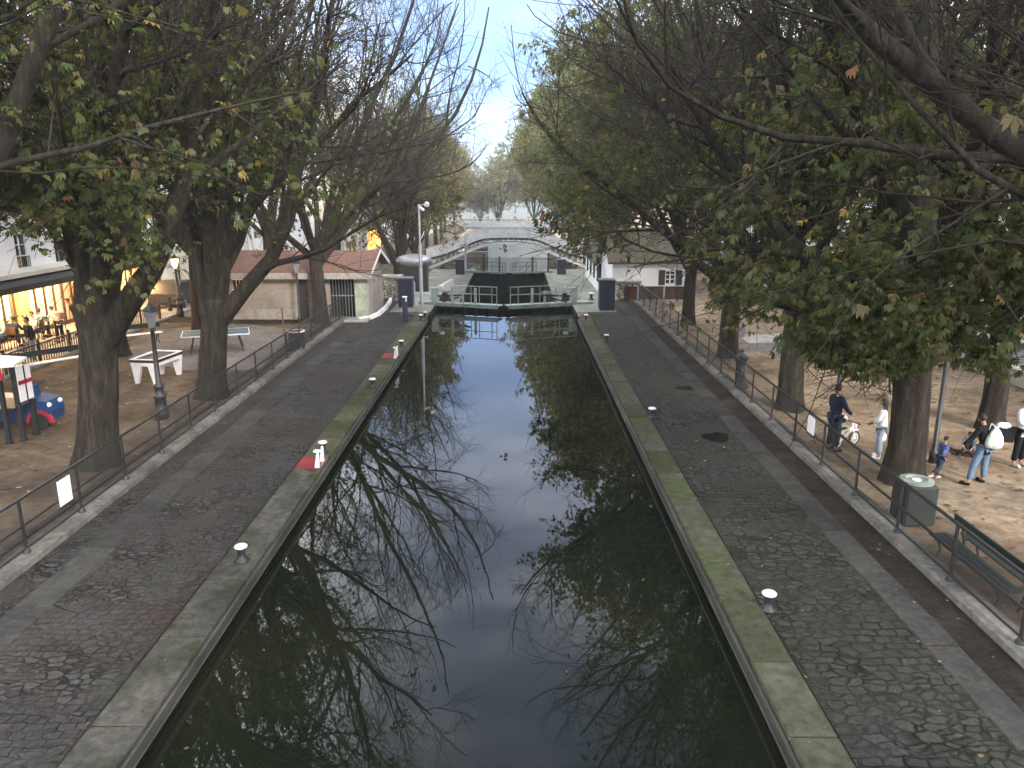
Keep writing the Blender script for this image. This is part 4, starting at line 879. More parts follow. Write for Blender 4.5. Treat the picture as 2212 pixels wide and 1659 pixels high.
for yy in (0, 2.25):
    mb = MB()
    for a, b_ in zip(xs[:-1], xs[1:]): mb.prism([(a, yy, deckz(a)+.05), (b_, yy, deckz(b_)+.05), (b_, yy, deckz(b_)+1.15), (a, yy, deckz(a)+1.15)], (0, .04, 0))
    mb.build('parapet_panel', 'white', fb)
    mb = MB()
    for a, b_ in zip(xs[:-1], xs[1:]):
        for z0_, th in ((1.15, .06),): mb.prism([(a, yy-.03, deckz(a)+z0_), (b_, yy-.03, deckz(b_)+z0_), (b_, yy-.03, deckz(b_)+z0_+th), (a, yy-.03, deckz(a)+z0_+th)], (0, .1, 0))
    for x in xs[::4]: mb.b2((x-.04, yy-.05, deckz(x)-.15), (x+.04, yy-.003, deckz(x)+1.28))
    mb.build('parapet_rail', 'bridgewhite', fb)
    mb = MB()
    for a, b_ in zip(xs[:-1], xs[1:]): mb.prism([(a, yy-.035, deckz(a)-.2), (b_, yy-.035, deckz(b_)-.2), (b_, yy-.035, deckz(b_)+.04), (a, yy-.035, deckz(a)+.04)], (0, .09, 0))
    mb.build('deck_edge_shadow', 'darkmetal', fb)  # deck edge coloured dark as the shadow line under the parapet panels
    mb = MB(); rx = [-9.3+.31*i for i in range(61)]
    for a, b_ in zip(rx[:-1], rx[1:]):
        mb.prism([(a, yy-.04, ribz(a)-.3), (b_, yy-.04, ribz(b_)-.3), (b_, yy-.04, ribz(b_)), (a, yy-.04, ribz(a))], (0, .14, 0))
    for x in rx[::2]:
        if deckz(x)-.203-ribz(x) > .03: mb.b2((x-.05, yy, ribz(x)+.002), (x+.035, yy+.05, deckz(x)-.203))
    mb.build('arch_rib', 'white', fb)
mb = MB(); mb.b2((-10.4, -.3, -.5), (-9.3, 2.6, 1.0)); mb.b2((9.3, -.3, -.5), (10.4, 2.6, 1.0)); mb.build('abutment', 'tanwall', fb)
mb = MB(); mb.b2((-8, .3, 0), (8, 2.0, .02)) if False else mb.b2((-3, .4, 3.3), (3, 1.8, 3.36)); mb.build('deck_beam', 'darkmetal', fb)
mb = MB()
for k, (gx, sh) in enumerate(((-7.9, 'c'), (-7.3, 'n'), (-6.5, 'f'))):
    z = deckz(gx)+.72; s = .17
    pts = {'c': [(s, s), (-s*.6, s), (-s, 0), (-s*.6, -s), (s, -s)], 'n': [(-s, -s), (-s, s), (s*.4, s*.3), (s*.4, -s)], 'f': [(s, s*1.2), (0, s*.8), (0, -s*1.6), (0, 0), (s, s*.2)]}[sh]
    mb = MB(); mb.path([(gx+u, -.025, z+v_) for u, v_ in pts], .03, 4); mb.build('graffiti', 'iron', fb)
# approach steps at both ends
for s in (-1, 1):
    mb = MB()
    for k in range(7): mb.b2((min(s*(9.6+.3*k), s*(9.9+.3*k)), .06, -.6), (max(s*(9.6+.3*k), s*(9.9+.3*k)), 2.2, .95-.14*k))
    mb.build('steps', 'concrete', fb)
sg = thing('round_sign', (3.6, 93.4, LOW+3.5), 'round red sign with white centre standing on the footbridge', 'sign')
mb = MB(); mb.bar((0, 0, 0), (0, 0, 2.2), .04, None, 8); mb.build('post', 'galv', sg)
mb = MB(); mb.bar((0, -.05, 2.3), (0, -.08, 2.3), .42, None, 20); d_ = mb.build('disc', 'signred', sg)
mb = MB(); mb.b2((-.1, -.1, 2.12), (.1, -.083, 2.5)); mb.build('white_mark', 'paper', d_)
# far road bridge
frb = thing('road_bridge', (0, 186, LOW), 'distant grey road bridge closing the lower basin', 'bridge')
mb = MB(); mb.b2((-12, 0, .2), (12, 6, 1.4)); mb.build('deck', 'farwall', frb); mb = MB(); mb.b2((-12, -.1, 2.3), (12, 0, 2.42))
for i in range(25): mb.b2((-12+i, -.08, 1.4), (-11.92+i, -.02, 2.3))
mb.build('railing', 'galv', frb)
mb = MB(); mb.b2((-12, 1, -3), (-7.5, 5, .2)); mb.b2((7, 1, -3), (12, 5, .2)); mb.build('pier', 'tanwall', frb)

# ------------------------------------------------------------------ lock gates
def gate(y0, ym, zd, x0, x1, label, deckm, railm, width, rails):
    """one leaf from the hinge (x0, y0) to the mitre (x1, ym)"""
    z = 0
    t_ = thing('lock_gate', (x0, y0, zd), label, 'lock gate', 'lock gate leaves')
    dx, dy = x1-x0, ym-y0; L = math.hypot(dx, dy); a = math.atan2(dy, dx); t_.rotation_euler = (0, 0, a); s = 1 if dx > 0 else -1
    up = -1 if s > 0 else 1                                # upstream side in the leaf's own axes
    mb = MB(); mb.b2((0, min(0, -up*.35), -6.8), (L-.02, max(0, -up*.35), -.12)); mb.build('timber_panel', 'blackwood', t_)
    for i in range(6): xx = .25+i*(L-.5)/5; mb = MB(); mb.b2((xx-.1, min(up*.003, up*.13), -1.0), (xx+.1, max(up*.003, up*.13), -.1)); mb.build('timber_post', 'blackwood', t_)
    mb = MB(); mb.b2((-width, min(up*.02, up*.85), -.06), (L-.03, max(up*.02, up*.85), .0), bev=.01); mb.build('walkway', deckm, t_)
    mb = MB(); mb.b2((-width, min(up*.853, up*.88), -.16), (L-.03, max(up*.853, up*.88), .04)); mb.build('walkway_edge', deckm, t_)
    for yy in ((up*.83),):
        mb = MB(); w = .024
        for h in (1.05, .62): mb.bar((rails[0]*L, yy, h), (L-.12, yy, h), w, None, 6)
        for q in rails: mb.bar((q*L if q < 1 else L-.12, yy, 0), (q*L if q < 1 else L-.12, yy, 1.05), w, None, 6)
        mb.build('railing', railm, t_)
    return t_
xm = (XL+XR)/2
gA = gate(44.6, 43.3, .1, XL, xm, 'left leaf of the near lock gate, green walkway with pale railing', 'gategreen', 'palegreen', .75, (.31, .6, .72, .9, 1))
gB = gate(44.6, 43.3, .1, XR, xm, 'right leaf of the near lock gate, green walkway reaching toward the navy cabinet', 'gategreen', 'palegreen', 1.0, (.0, .26, .55, .86, 1))
for g_, s in ((gA, -1), (gB, 1)):                          # rack gear, jacks and plates on the walkway
    mb = MB(); yy = s*.4
    mb.b2((.2, yy-.03, .62), (2.0, yy+.03, .68)); mb.b2((1.1, yy-.06, 0), (1.22, yy+.06, .9), bev=.02); mb.b2((1.75, yy-.05, 0), (1.87, yy+.05, .7)); mb.b2((2.5, yy-.06, 0), (2.64, yy+.06, .9), bev=.02)
    mb.b2((-.1, yy-.16, 0), (.25, yy+.16, .85), bev=.02); mb.build('sluice_gear', 'palegreen', g_)
    mb = MB(); mb.bar((.2, yy, .35), (2.3, yy+.05, .5), .05, None, 8); mb.bar((.5, yy+.1, .02), (1.5, yy+.1, .32), .05, None, 8); mb.ball((.62, yy, .5), .12); mb.build('jack', 'darkmetal', g_)
    mb = MB(); mb.b2((.36, yy-.12, .8), (.6, yy+.12, 1.0), bev=.03); mb.build('control_box', 'white', g_)
gate(86, 84.4, -2.35, XL, xm, 'left leaf of the far lock gate below the footbridge', 'gategreen', 'darkmetal', .6, (.3, .6, .9, 1))
gate(86, 84.4, -2.35, XR, xm, 'right leaf of the far lock gate below the footbridge', 'gategreen', 'darkmetal', .6, (.3, .6, .9, 1))
for k, (px, lb) in enumerate(((1045, 'first'), (1057, 'second'), (1079, 'third'), (1098, 'fourth'), (1150, 'fifth'), (1163, 'sixth'), (1184, 'seventh'))):
    p = PY(px, 585, 85.2+.1*(k % 2)); q = thing('gate_post', (p.x, 85.2+.1*(k % 2), -2.35), lb+' from the left of the upright posts on the far lock gate', 'post', 'upright posts on the far lock gate')
    hgt = (1.9, 1.7, 1.6, 1.0, 1.6, 1.7, 2.0)[k]
    mb = MB(); mb.b2((-.09, -.09, 0), (.09, .09, hgt)); mb.b2((-.13, -.13, 0), (.13, .13, .12)); mb.build('shaft', 'darkmetal' if k % 2 == 0 else 'bridgewhite', q)
# curved low kerb walls descending on both sides of the lock
def curb_path(pts, w, h, name, mat, label, cat_):
    mb = MB(); P_ = [Vector(p) for p in pts]; T = [(P_[min(i+1, len(P_)-1)]-P_[max(i-1, 0)]).normalized() for i in range(len(P_))]
    Nn = [Vector((-t_.y, t_.x, 0)).normalized() for t_ in T]
    for i in range(len(P_)-1):
        a, b_, na, nb = P_[i], P_[i+1], Nn[i]*w/2, Nn[i+1]*w/2
        v = [mb.bm.verts.new(q) for q in (a-na, b_-nb, b_+nb, a+na)]; v2 = [mb.bm.verts.new(q+Vector((0, 0, h))) for q in (a-na, b_-nb, b_+nb, a+na)]
        for f in ((0, 1, 2, 3), (4, 5, 6, 7), (0, 1, 5, 4), (1, 2, 6, 5), (2, 3, 7, 6), (3, 0, 4, 7)): mb.bm.faces.new([(v+v2)[i_] for i_ in f])
    o = mb.build(name, mat); tag(o, label, cat_); return o
cl = []
for k in range(13):
    t_ = k/12; x = -6.6-.9*math.sin(t_*math.pi*.9)+1.0*t_; y = 46.5+26*t_; cl.append((x, y, gz(x, y)-.1))
curb_path(cl, .28, .95, 'curved_parapet', 'bridgewhite', 'pale curved low parapet sweeping down the left side of the lock', 'parapet')
cl = [(7.6, 50+2.2*k, gz(7, 50+2.2*k)-.1) for k in range(9)]
curb_path(cl, .3, .8, 'low_parapet', 'lockquay', 'grey low parapet along the right side of the lock', 'parapet')
pts = [P(*q) for q in ((775, 694), (800, 690), (818, 682), (834, 668), (843, 655), (845, 646))]
curb_path(pts, .16, .2, 'curved_kerb', 'white', 'white painted curved kerb beside the hut corner', 'kerb')

# ------------------------------------------------------------------ cabinets, bollards, masts
def cabinet(p, w, d, h, label, rz=0):
    t_ = thing('control_cabinet', p, label, 'cabinet', 'navy control cabinets of the lock', rz)
    mb = MB(); mb.b2((-w/2, 0, .06), (w/2, d, h), bev=.02); b0 = mb.build('body', 'navy', t_)
    mb = MB(); mb.b2((-w/2-.03, -.03, h+.002), (w/2+.03, d+.03, h+.06), bev=.01); mb.build('lid', 'navytop', t_)
    mb = MB(); mb.b2((-w/2-.04, -.04, 0), (w/2+.04, d+.04, .06)); mb.build('base_plate', 'concrete', t_)
    mb = MB(); mb.b2((-.006, -.006, .12), (.006, -.001, h-.08)); mb.b2((.05, -.03, h*.5), (.08, -.002, h*.5+.14)); mb.build('door_handle', 'iron', t_)
cabinet(P(876, 666), .8, .8, 1.62, 'navy steel cabinet on the left quay behind the black bollard')
cabinet(P(1311, 673), .82, .8, 1.66, 'navy steel cabinet on the right quay beside the near lock gate')
for px, lb in ((994, 'navy steel cabinet left of the far lock gate'), (1190+23, 'navy steel cabinet right of the far lock gate')):
    p = PY(px, 591, 84); cabinet(Vector((p.x, 84, LOW)), .95, .8, 1.6, lb)
def bollard(p, label, s=1, group='white-capped mooring bollards'):
    t_ = thing('mooring_bollard', p, label, 'bollard', group); t_.scale = (s, s, s)
    mb = MB(); mb.lathe([(.13, 0), (.13, .02), (.075, .05), (.062, .12), (.065, .2), (.085, .235)], n=18); mb.build('stem', 'iron', t_, smooth=True)
    mb = MB(); mb.lathe([(.08, .236), (.106, .25), (.11, .268), (.09, .286), (.045, .297), (.005, .3)], n=20); mb.build('cap', 'cap', t_, smooth=True)
for px, py, lb in ((523, 1211, 'white-capped bollard on the left coping, nearest the camera'), (698, 978, 'white-capped bollard just beyond the near red marking'), (805, 836, 'white-capped bollard on the left coping between the two red markings'),
                   (867, 750, 'white-capped bollard just beyond the far red marking'), (909, 692, 'left of the pair of small bollards at the end of the left coping'), (919, 686, 'right of the pair of small bollards at the end of the left coping'),
                   (1659, 1316, 'white-capped bollard on the right quay, nearest the camera'), (1408, 902, 'white-capped bollard on the right quay beside the mossy coping'), (1310, 737, 'small white-capped bollard farther along the right quay'), (1266, 692, 'small bollard on the curved end of the right coping')):
    bollard(P(px, py, .03 if px < 1300 else .01), lb, 1.05)
for px, py, lb in ((1277, 648, 'dark bollard with pale top on the lock apron behind the right walkway'), (1243, 620, 'dark bollard with pale top just beyond the right end of the near gate')):
    p = P(px, py, .0)
    if py < 640: p = PY(px, 626, 52); p.z = gz(p.x, 52)
    bollard(p, lb, 1.5)
bb = thing('black_bollard', P(876, 695), 'tall slim navy bollard with white top beside the left cabinet', 'bollard')
mb = MB(); mb.lathe([(.13, 0), (.13, 1.22)], n=20); mb.build('post', 'navy', bb, smooth=False); mb = MB(); mb.lathe([(.13, 1.222), (.13, 1.26), (.11, 1.275)], n=20); mb.build('top', 'cap', bb)
mb = MB(); mb.b2((.05, -.135, 1.02), (.11, -.115, 1.2)); mb.build('reflector', 'paper', bb)
def mast(p, h, label, two=True):
    t_ = thing('camera_mast', p, label, 'mast', 'slim masts at the lock')
    mb = MB(); mb.lathe([(.12, 0), (.12, .04), (.1, .05), (.1, h*.6), (.055, h*.62), (.05, h)], n=14); mb.build('pole', 'galv', t_, smooth=True)
    mb = MB(); mb.bar((0, 0, h-.1), (.42, -.1, h+.05), .025, None, 8); mb.build('bracket', 'galv', t_)
    if two:
        mb = MB(); mb.lathe([(.02, -.2), (.12, -.18), (.15, -.08), (.1, .05), (.02, .1)], (.45, -.1, h+.05), 14); mb.build('dome_camera', 'white', t_, smooth=True)
        mb = MB(); mb.box((.14, -.16, h-.22), (.14, .5, .12), rot=Euler((R(20), 0, R(40))).to_matrix().to_4x4(), bev=.02); mb.build('bullet_camera', 'white', t_)
    else:
        mb = MB(); mb.ball((.1, 0, h+.1), .13); mb.build('dome_camera', 'white', t_, smooth=True)
mast(P(911, 659), 5.6, 'tall grey mast with white cameras beside the left end of the near gate')
p = PY(1006, 590, 86.5); mast(Vector((p.x, 86.5, LOW)), 5.3, 'thin white mast standing before the arched footbridge', False)
# ladder tops on the left coping
for k, (px, py, lb) in enumerate(((700, 1018, 'white ladder top beside the near red marking'), (967, 0, ''), )):
    if not lb: continue
for y_, lb in ((17.05, 'white ladder top at the canal edge beside the near red marking'), (29.2, 'white ladder top at the canal edge beside the far red marking')):
    t_ = thing('ladder_top', (XL-.05, y_, .03), lb, 'ladder', 'white ladder tops')
    mb = MB(); mb.prism([(0, 0, 0), (.0, .0, .42), (-.05, .0, .42), (-.12, .0, 0)], (0, .05, 0)); mb.b2((-.12, -.04, .40), (.03, .08, .45), bev=.01); mb.build('stile', 'cap', t_)
    mb = MB(); mb.prism([(0, .42, 0), (.0, .42, .4), (-.05, .42, .4), (-.1, .42, 0)], (0, .05, 0)); mb.build('stile', 'cap', t_)
    mb = MB()
    for z in (.05, -.15, -.32): mb.bar((.02, .02, z), (.02, .45, z), .018, None, 6)
    mb.build('rungs', 'galv', t_)

# the footbridge the photograph is taken from (behind and above the near edge, shades the quay)
vb = thing('camera_footbridge', (-.6, -1.6, 0), 'footbridge from which the photo is taken', 'bridge')
mb = MB(); mb.b2((-12, -1.6, 4.35), (12, 1.0, 4.5)); mb.b2((-12, -1.6, 4.0), (12, -1.4, 4.35)); mb.b2((-12, .8, 4.0), (12, 1.0, 4.35)); mb.build('deck', 'concrete', vb)
mb = MB(); mb.b2((-14, -1.6, -.1), (-12, 1.0, 4.5)); mb.b2((12, -1.6, -.1), (14, 1.0, 4.5)); mb.build('stair_block', 'concrete', vb)
mb = MB(); mb.b2((-12, -1.6, 4.5), (12, -1.5, 5.6)); mb.build('parapet', 'bridgewhite', vb)
# ------------------------------------------------------------------ fences with fine mesh
def fence(x, y0, y1, step, zb, label, endbit=0):
    t_ = thing('quay_fence', (x, y0, zb), label, 'fence', 'dark railings along the quays')
    n = round((y1-y0)/step); pm = None; wm = None
    for i in range(n+1):
        if pm is None:
            mb = MB(); mb.b2((-.022, -.022, .0), (.022, .022, .99)); mb.lathe([(.075, 0), (.07, .03), (.035, .09), (.03, .1)], n=8); o = mb.build('post', 'iron', t_); pm = o.data
        else: o = bpy.data.objects.new('post', pm); COL.objects.link(o); o.parent = t_
        o.location = (0, i*step, 0)
    for z, w in ((1.0, .045), (.52, .035), (.1, .03)):
        mb = MB(); k = 12; rn = random.Random(int(z*100)); wob = [rn.uniform(-.006, .006) for _ in range(k+1)]
        for j in range(k): mb.bar((0, (y1-y0)*j/k, z+wob[j]), (0, (y1-y0)*(j+1)/k, z+wob[j+1]), w, w)
        mb.build('rail', 'iron', t_)
    for i in range(n):
        if wm is None: mb = MB(); mb.b2((.026, .03, .12), (.0263, step-.03, .97)); o = mb.build('wire_panel', 'wire', t_); wm = o.data
        else: o = bpy.data.objects.new('wire_panel', wm); COL.objects.link(o); o.parent = t_
        o.location = (0, i*step, 0)
    return t_
pl = P(88, 1168, .13)
fence(-8.67, 3.5, 38.6, 1.8, .13, 'black railing with fine wire mesh along the left quay')
fence(7.2, 4.25, 44, 1.83, .13, 'black railing with fine wire mesh along the right quay')
def sign(px, py, x, w, h, label, rx=0):
    p = ray(px, py); t_ = x/p.x; y = p.y*t_; z = CAMH+p.z*t_
    o = thing('notice', (x, y, z), label, 'notice', None)
    mb = MB(); mb.box((0, 0, 0), (.012, w, h)); mb.build('sheet', 'paper', o)
    mb = MB(); mb.b2((-.01, -w/2-.02, -h/2-.05), (.01, w/2+.02, -h/2-.01)); mb.build('backing_strip', 'iron', o)
sign(140, 1060, -8.62, .42, .5, 'white blank notice hung on the left fence')
sign(1752, 918, 7.16, .42, .42, 'white notice fixed to the right fence near the man')
# ------------------------------------------------------------------ street lamps
def lamp(p, h, label, lit=False, base=True, spikes=False, group='old cast iron street lamps'):
    t_ = thing('street_lamp', p, label, 'street lamp', group)
    mb = MB()
    prof = [(.19, 0), (.19, .25), (.16, .3), (.15, .62), (.19, .66), (.19, .7), (.13, .74), (.12, .9), (.15, .95), (.15, .99), (.075, 1.05), (.055, h-.75), (.075, h-.72), (.04, h-.66)] if base else [(.1, 0), (.1, .3), (.06, .35), (.05, h-.66)]
    mb.lathe(prof, n=16); mb.build('post', 'iron', t_, smooth=True)
    if spikes:
        mb = MB()
        for k in range(7): a = k*2*math.pi/7; mb.bar((0, 0, 1.9), (.34*math.cos(a), .34*math.sin(a), 1.72), .018, .003, 5)
        mb.build('spike_ring', 'iron', t_)
    mb = MB(); mb.lathe([(.09, h-.64), (.19, h-.2), (.185, h-.19)], n=6); mb.build('lantern_glass', 'lamp' if lit else 'lanternglass', t_)
    mb = MB(); mb.lathe([(.23, h-.188), (.2, h-.12), (.08, h-.03), (.03, h+.06), (.0, h+.08)][:4], n=6); mb.build('lantern_roof', 'iron', t_)
    if lit:
        ld = bpy.data.lights.new('lamp_light', 'POINT'); ld.energy = 90; ld.color = (1, .66, .25); ld.shadow_soft_size = .15
        lo = bpy.data.objects.new('lamp_light', ld); COL.objects.link(lo); lo.parent = t_; lo.location = (0, 0, h-.42); 
lamp(P(351, 904), 3.3, 'unlit cast iron lamp post behind the left fence right of the white games table')
lamp(P(648, 697), 3.1, 'lamp post with clear lantern in front of the hut door', base=False)
lamp(P(390, 684), 3.15, 'lit yellow street lamp on the left street, seen between the trunks', True)
lamp(P(1804, 905), 3.4, 'dark lamp post with a spike ring behind the man with the small bike', base=False, spikes=True)
p = P(1945, 985); lamp(Vector((10.1, 17.6, 0)), 3.5, 'dark lamp post just right of the massive double trunk', base=False)
# ------------------------------------------------------------------ benches
def bench(p, rz, label, L=1.8, seat='greeniron', double=False):
    t_ = thing('park_bench', p, label, 'bench', 'park benches', rz)      # local +y = length, back at -x side
    for s in (-1, 1):
        mb = MB(); y = s*(L/2-.2)
        mb.path([(.3, y, 0), (.22, y, .25), (.3, y, .42)], .02); mb.path([(-.1, y, 0), (-.02, y, .3), (-.12, y, .82)], .022); mb.bar((-.05, y, .4), (.34, y, .42), .018, None, 6)
        if double: mb.path([(-.5, y, 0), (-.42, y, .25), (-.5, y, .42)], .02); mb.bar((-.55, y, .42), (-.1, y, .4), .018, None, 6)
        mb.build('leg', 'iron', t_)
    mb = MB()
    for k in range(3): mb.b2((.0+k*.125, -L/2, .43), (.11+k*.125, L/2, .46), bev=.006)
    if double:
        for k in range(3): mb.b2((-.56+k*.125, -L/2, .43), (-.45+k*.125, L/2, .46), bev=.006)
    mb.build('seat', seat, t_)
    mb = MB(); mb.box((-.12, 0, .74), (.035, L, .2), rot=Euler((0, R(-8), 0)).to_matrix().to_4x4(), bev=.008); mb.build('backrest', 'greeniron', t_)
    return t_
q = P(300, 743); bench(Vector((q.x, q.y, 0)), R(-50), 'green-backed bench by the lawn edge seen between trunk and lamp post', 1.9, 'white')
q = P(118, 803); bench(Vector((q.x, q.y, 0)), R(-38), 'long green bench in front of the iron fence, behind the play tower', 2.6, 'white')
bench(Vector((7.95, 11.65, .0)), 0, 'dark green double bench behind the right fence at the lower right corner', 2.1, 'greeniron', True)
q = P(1838, 770); bench(Vector((q.x, q.y, 0)), R(80), 'bench half hidden by leaves on the right park paving', 1.8, 'greeniron')
# ------------------------------------------------------------------ iron street fence on the left
sf = thing('iron_fence', (-17.7, 12, 0), 'ornate black iron fence between the park and the lit restaurant street', 'fence')
n = int(26/.16); mb = MB()
for z, w in ((.84, .05), (.62, .025), (.12, .035)): mb.b2((-w/2, 0, z-w/2), (w/2, 26, z+w/2))
mb.build('rail', 'iron', sf)
mb = MB()
for i in range(n): mb.b2((-.014, i*.16+.066, .12), (.014, i*.16+.094, .84))
mb.build('balusters', 'iron', sf)
for i in range(14): mb = MB(); mb.b2((-.04, i*2-.04, 0), (.04, i*2+.04, .95)); mb.ball((0, i*2, .98), .055, sub=1); mb.build('post', 'iron', sf)
r2 = thing('low_railing', P(344, 682), 'low dark railing with round bollards beyond the bench on the left', 'railing')
a = P(344, 682); b_ = P(428, 664); d = b_-a
mb = MB(); mb.bar((0, 0, .62), tuple(d+Vector((0, 0, .62))), .07, .07); mb.build('rail', 'iron', r2)
for f in (0, .28, .62, 1): mb = MB(); mb.lathe([(.1, 0), (.1, .5), (.06, .55), (.06, .75), (.09, .85), (.03, .95)], tuple(d*f), 10); mb.build('post', 'iron', r2)
# ------------------------------------------------------------------ bins, fountain, tables
def bin_(p, w, h, label, round_=False):
    t_ = thing('litter_bin', p, label, 'litter bin', 'litter bins')
    mb = MB()
    if round_:
        mb.lathe([(.02, .05), (w*.42, .05), (w/2, .12), (w/2, h)], n=18); mb.build('body', 'darkmetal', t_)
        mb = MB(); mb.torus((0, 0, 0), w/2, .03); mb.bm.verts.ensure_lookup_table()
        bmesh.ops.transform(mb.bm, matrix=Matrix.Translation((0, 0, h)) @ Matrix.Rotation(R(90), 4, 'Y'), verts=mb.bm.verts); mb.build('rim', 'bridgewhite', t_)
    else:
        mb.b2((-w/2, -w/2, .04), (w/2, w/2, h), bev=.04); mb.build('body', 'greyplastic', t_)
        mb = MB(); mb.lathe([(w*.5, h+.002), (w*.5, h+.05), (w*.33, h+.07), (w*.3, h+.03), (.01, h+.01)], n=20); mb.build('lid', 'gategreen', t_)
        mb = MB(); mb.lathe([(.09, h+.035), (.085, h+.045)], n=14); mb.build('ashtray', 'cap', t_)
M['greyplastic'] = plain('grey_green_steel', (.024, .031, .029), .6)
q = P(1948, 1122); bin_(Vector((7.86, 14.15, 0)), .62, .86, 'square grey-green litter bin behind the right fence below the massive trunk')
bin_(P(642, 758), .66, .82, 'round dark litter bin with pale rim behind the left fence', True)
ft = thing('drinking_fountain', P(1597, 832), 'small dark green cast iron fountain behind the right fence', 'fountain')
mb = MB(); mb.lathe([(.26, 0), (.26, .08), (.17, .14), (.15, .75), (.2, .82), (.26, .98), (.18, 1.02), (.1, 1.08), (.07, 1.16), (.11, 1.2), (.02, 1.26)], n=8); mb.build('body', 'greeniron', ft)
mb = MB(); mb.bar((0, -.15, .6), (0, -.28, .56), .025, None, 8); mb.build('spout', 'galv', ft)
mb = MB(); mb.lathe([(.2, .0), (.24, .04), (.22, .05)], (0, -.32, 0), 12); mb.build('basin', 'greeniron', ft)
gt = thing('games_table', P(315, 830), 'white outdoor football table with wedge legs and dark playing well', 'games table', rz=R(-8))
mb = MB(); w, l, h = .95, 1.55, .84
for s in (-1, 1):
    for e in (0, 1): mb = MB(); mb.prism([(s*w/2, e*l-.0+(.02 if e == 0 else -.14), h-.2), (s*w/2-s*.36, e*l+(.02 if e == 0 else -.14), h-.2), (s*w/2-s*.2, e*l+(.02 if e == 0 else -.14), 0), (s*w/2-s*.08, e*l+(.02 if e == 0 else -.14), 0)], (0, .12, 0)); mb.build('leg', 'cap', gt)
mb = MB(); mb.b2((-w/2, 0, h-.22), (w/2, .07, h)); mb.b2((-w/2, l-.07, h-.22), (w/2, l, h)); mb.b2((-w/2, .07, h-.22), (-w/2+.07, l-.07, h)); mb.b2((w/2-.07, .07, h-.22), (w/2, l-.07, h)); mb.b2((-w/2+.07, .07, h-.22), (w/2-.07, l-.07, h-.17)); mb.build('table_box', 'cap', gt)
mb = MB(); mb.b2((-w/2-.012, -.012, h-.1), (w/2+.012, l+.012, h-.015)); mb.b2((-w/2+.08, .08, h-.168), (w/2-.08, l-.08, h-.16)); 
mb.build('dark_well', 'darkmetal', gt)
mb = MB(); mb.b2((-w/2-.02, -.02, h+.002), (w/2+.02, .06, h+.02)); mb.b2((-w/2-.02, l-.06, h+.002), (w/2+.02, l+.02, h+.02)); mb.b2((-w/2-.02, .063, h+.002), (-w/2+.05, l-.063, h+.02)); mb.b2((w/2-.05, .063, h+.002), (w/2+.02, l-.063, h+.02)); mb.build('top_rim', 'cap', gt)
tt = thing('table_tennis_table', P(470, 757), 'blue-grey outdoor table tennis table with white edge, partly behind the ridged trunk', 'table', rz=R(20)); tt.scale = (.92, .92, 1)
mb = MB(); mb.b2((-1.37, -.76, .72), (1.37, .76, .76)); mb.build('top', 'tabletop', tt)
mb = MB()
for lo, hi in (((-1.39, -.79, .715), (1.39, -.762, .768)), ((-1.39, .762, .715), (1.39, .79, .768)), ((-1.41, -.79, .715), (-1.372, .79, .768)), ((1.372, -.79, .715), (1.41, .79, .768)), ((-1.37, -.01, .7602), (1.37, .01, .7625))): mb.b2(lo, hi)
mb.build('edge_band', 'white', tt); mb = MB(); mb.b2((-.012, -.8, .762), (.012, .8, .91)); mb.build('net', 'galv', tt)
for s in (-1, 1): mb = MB(); mb.path([(s*1.1, -.6, 0), (s*.9, -.45, .72)], .035); mb.path([(s*1.1, .6, 0), (s*.9, .45, .72)], .035); mb.bar((s*.9, -.5, .69), (s*.9, .5, .69), .04, None, 6); mb.build('leg', 'darkmetal', tt)
lp = thing('leaning_pole', P(620, 770), 'thin rusty pole leaning beside the litter bin on the left', 'pole')
mb = MB(); mb.bar((0, 0, 0), tuple(PY(608, 665, P(620, 770).y)-P(620, 770)), .03, None, 8); mb.build('shaft', 'rust', lp)
# brown gate and pillars by the cottage
bg_ = thing('brown_panel_fence', (10.6, 45.3, 0), 'brown boarded fence with dark rails below the cottage window', 'fence')
x0, x1 = PY(1350, 640, 45.3).x-10.6, PY(1490, 640, 45.3).x-10.6; z1 = PY(1400, 622, 45.3).z
mb = MB(); mb.b2((x0, 0, .1), (x1, .04, z1)); mb.build('boards', 'wood', bg_)
mb = MB(); mb.b2((x0, -.06, z1), (x1, .08, z1+.09)); mb.b2((x0, -.05, .1), (x1, -.003, .18)); mb.build('rail', 'iron', bg_)
for k in range(6): xx = x0+(x1-x0)*k/5; mb = MB(); mb.b2((xx-.05, -.07, 0), (xx+.05, -.0, z1+.1)); mb.build('post', 'galv' if k % 2 else 'iron', bg_)
cc = thing('concrete_block', P(1487, 712)+Vector((1.6, -1.5, 0)), 'low pale concrete enclosure beyond the leaning trunk', 'block')
mb = MB(); mb.b2((-.5, -.4, 0), (.5, .4, .5), bev=.02); mb.build('shell', 'concrete', cc)
lw = thing('low_wall', (17.0, 38, 0), 'long low sand-coloured wall at the back of the right park', 'wall')
mb = MB(); mb.b2((-.15, -20, 0), (.15, 6, .55)); mb.build('masonry', 'sandwall', lw) if False else mb.build('masonry', 'fcream', lw)
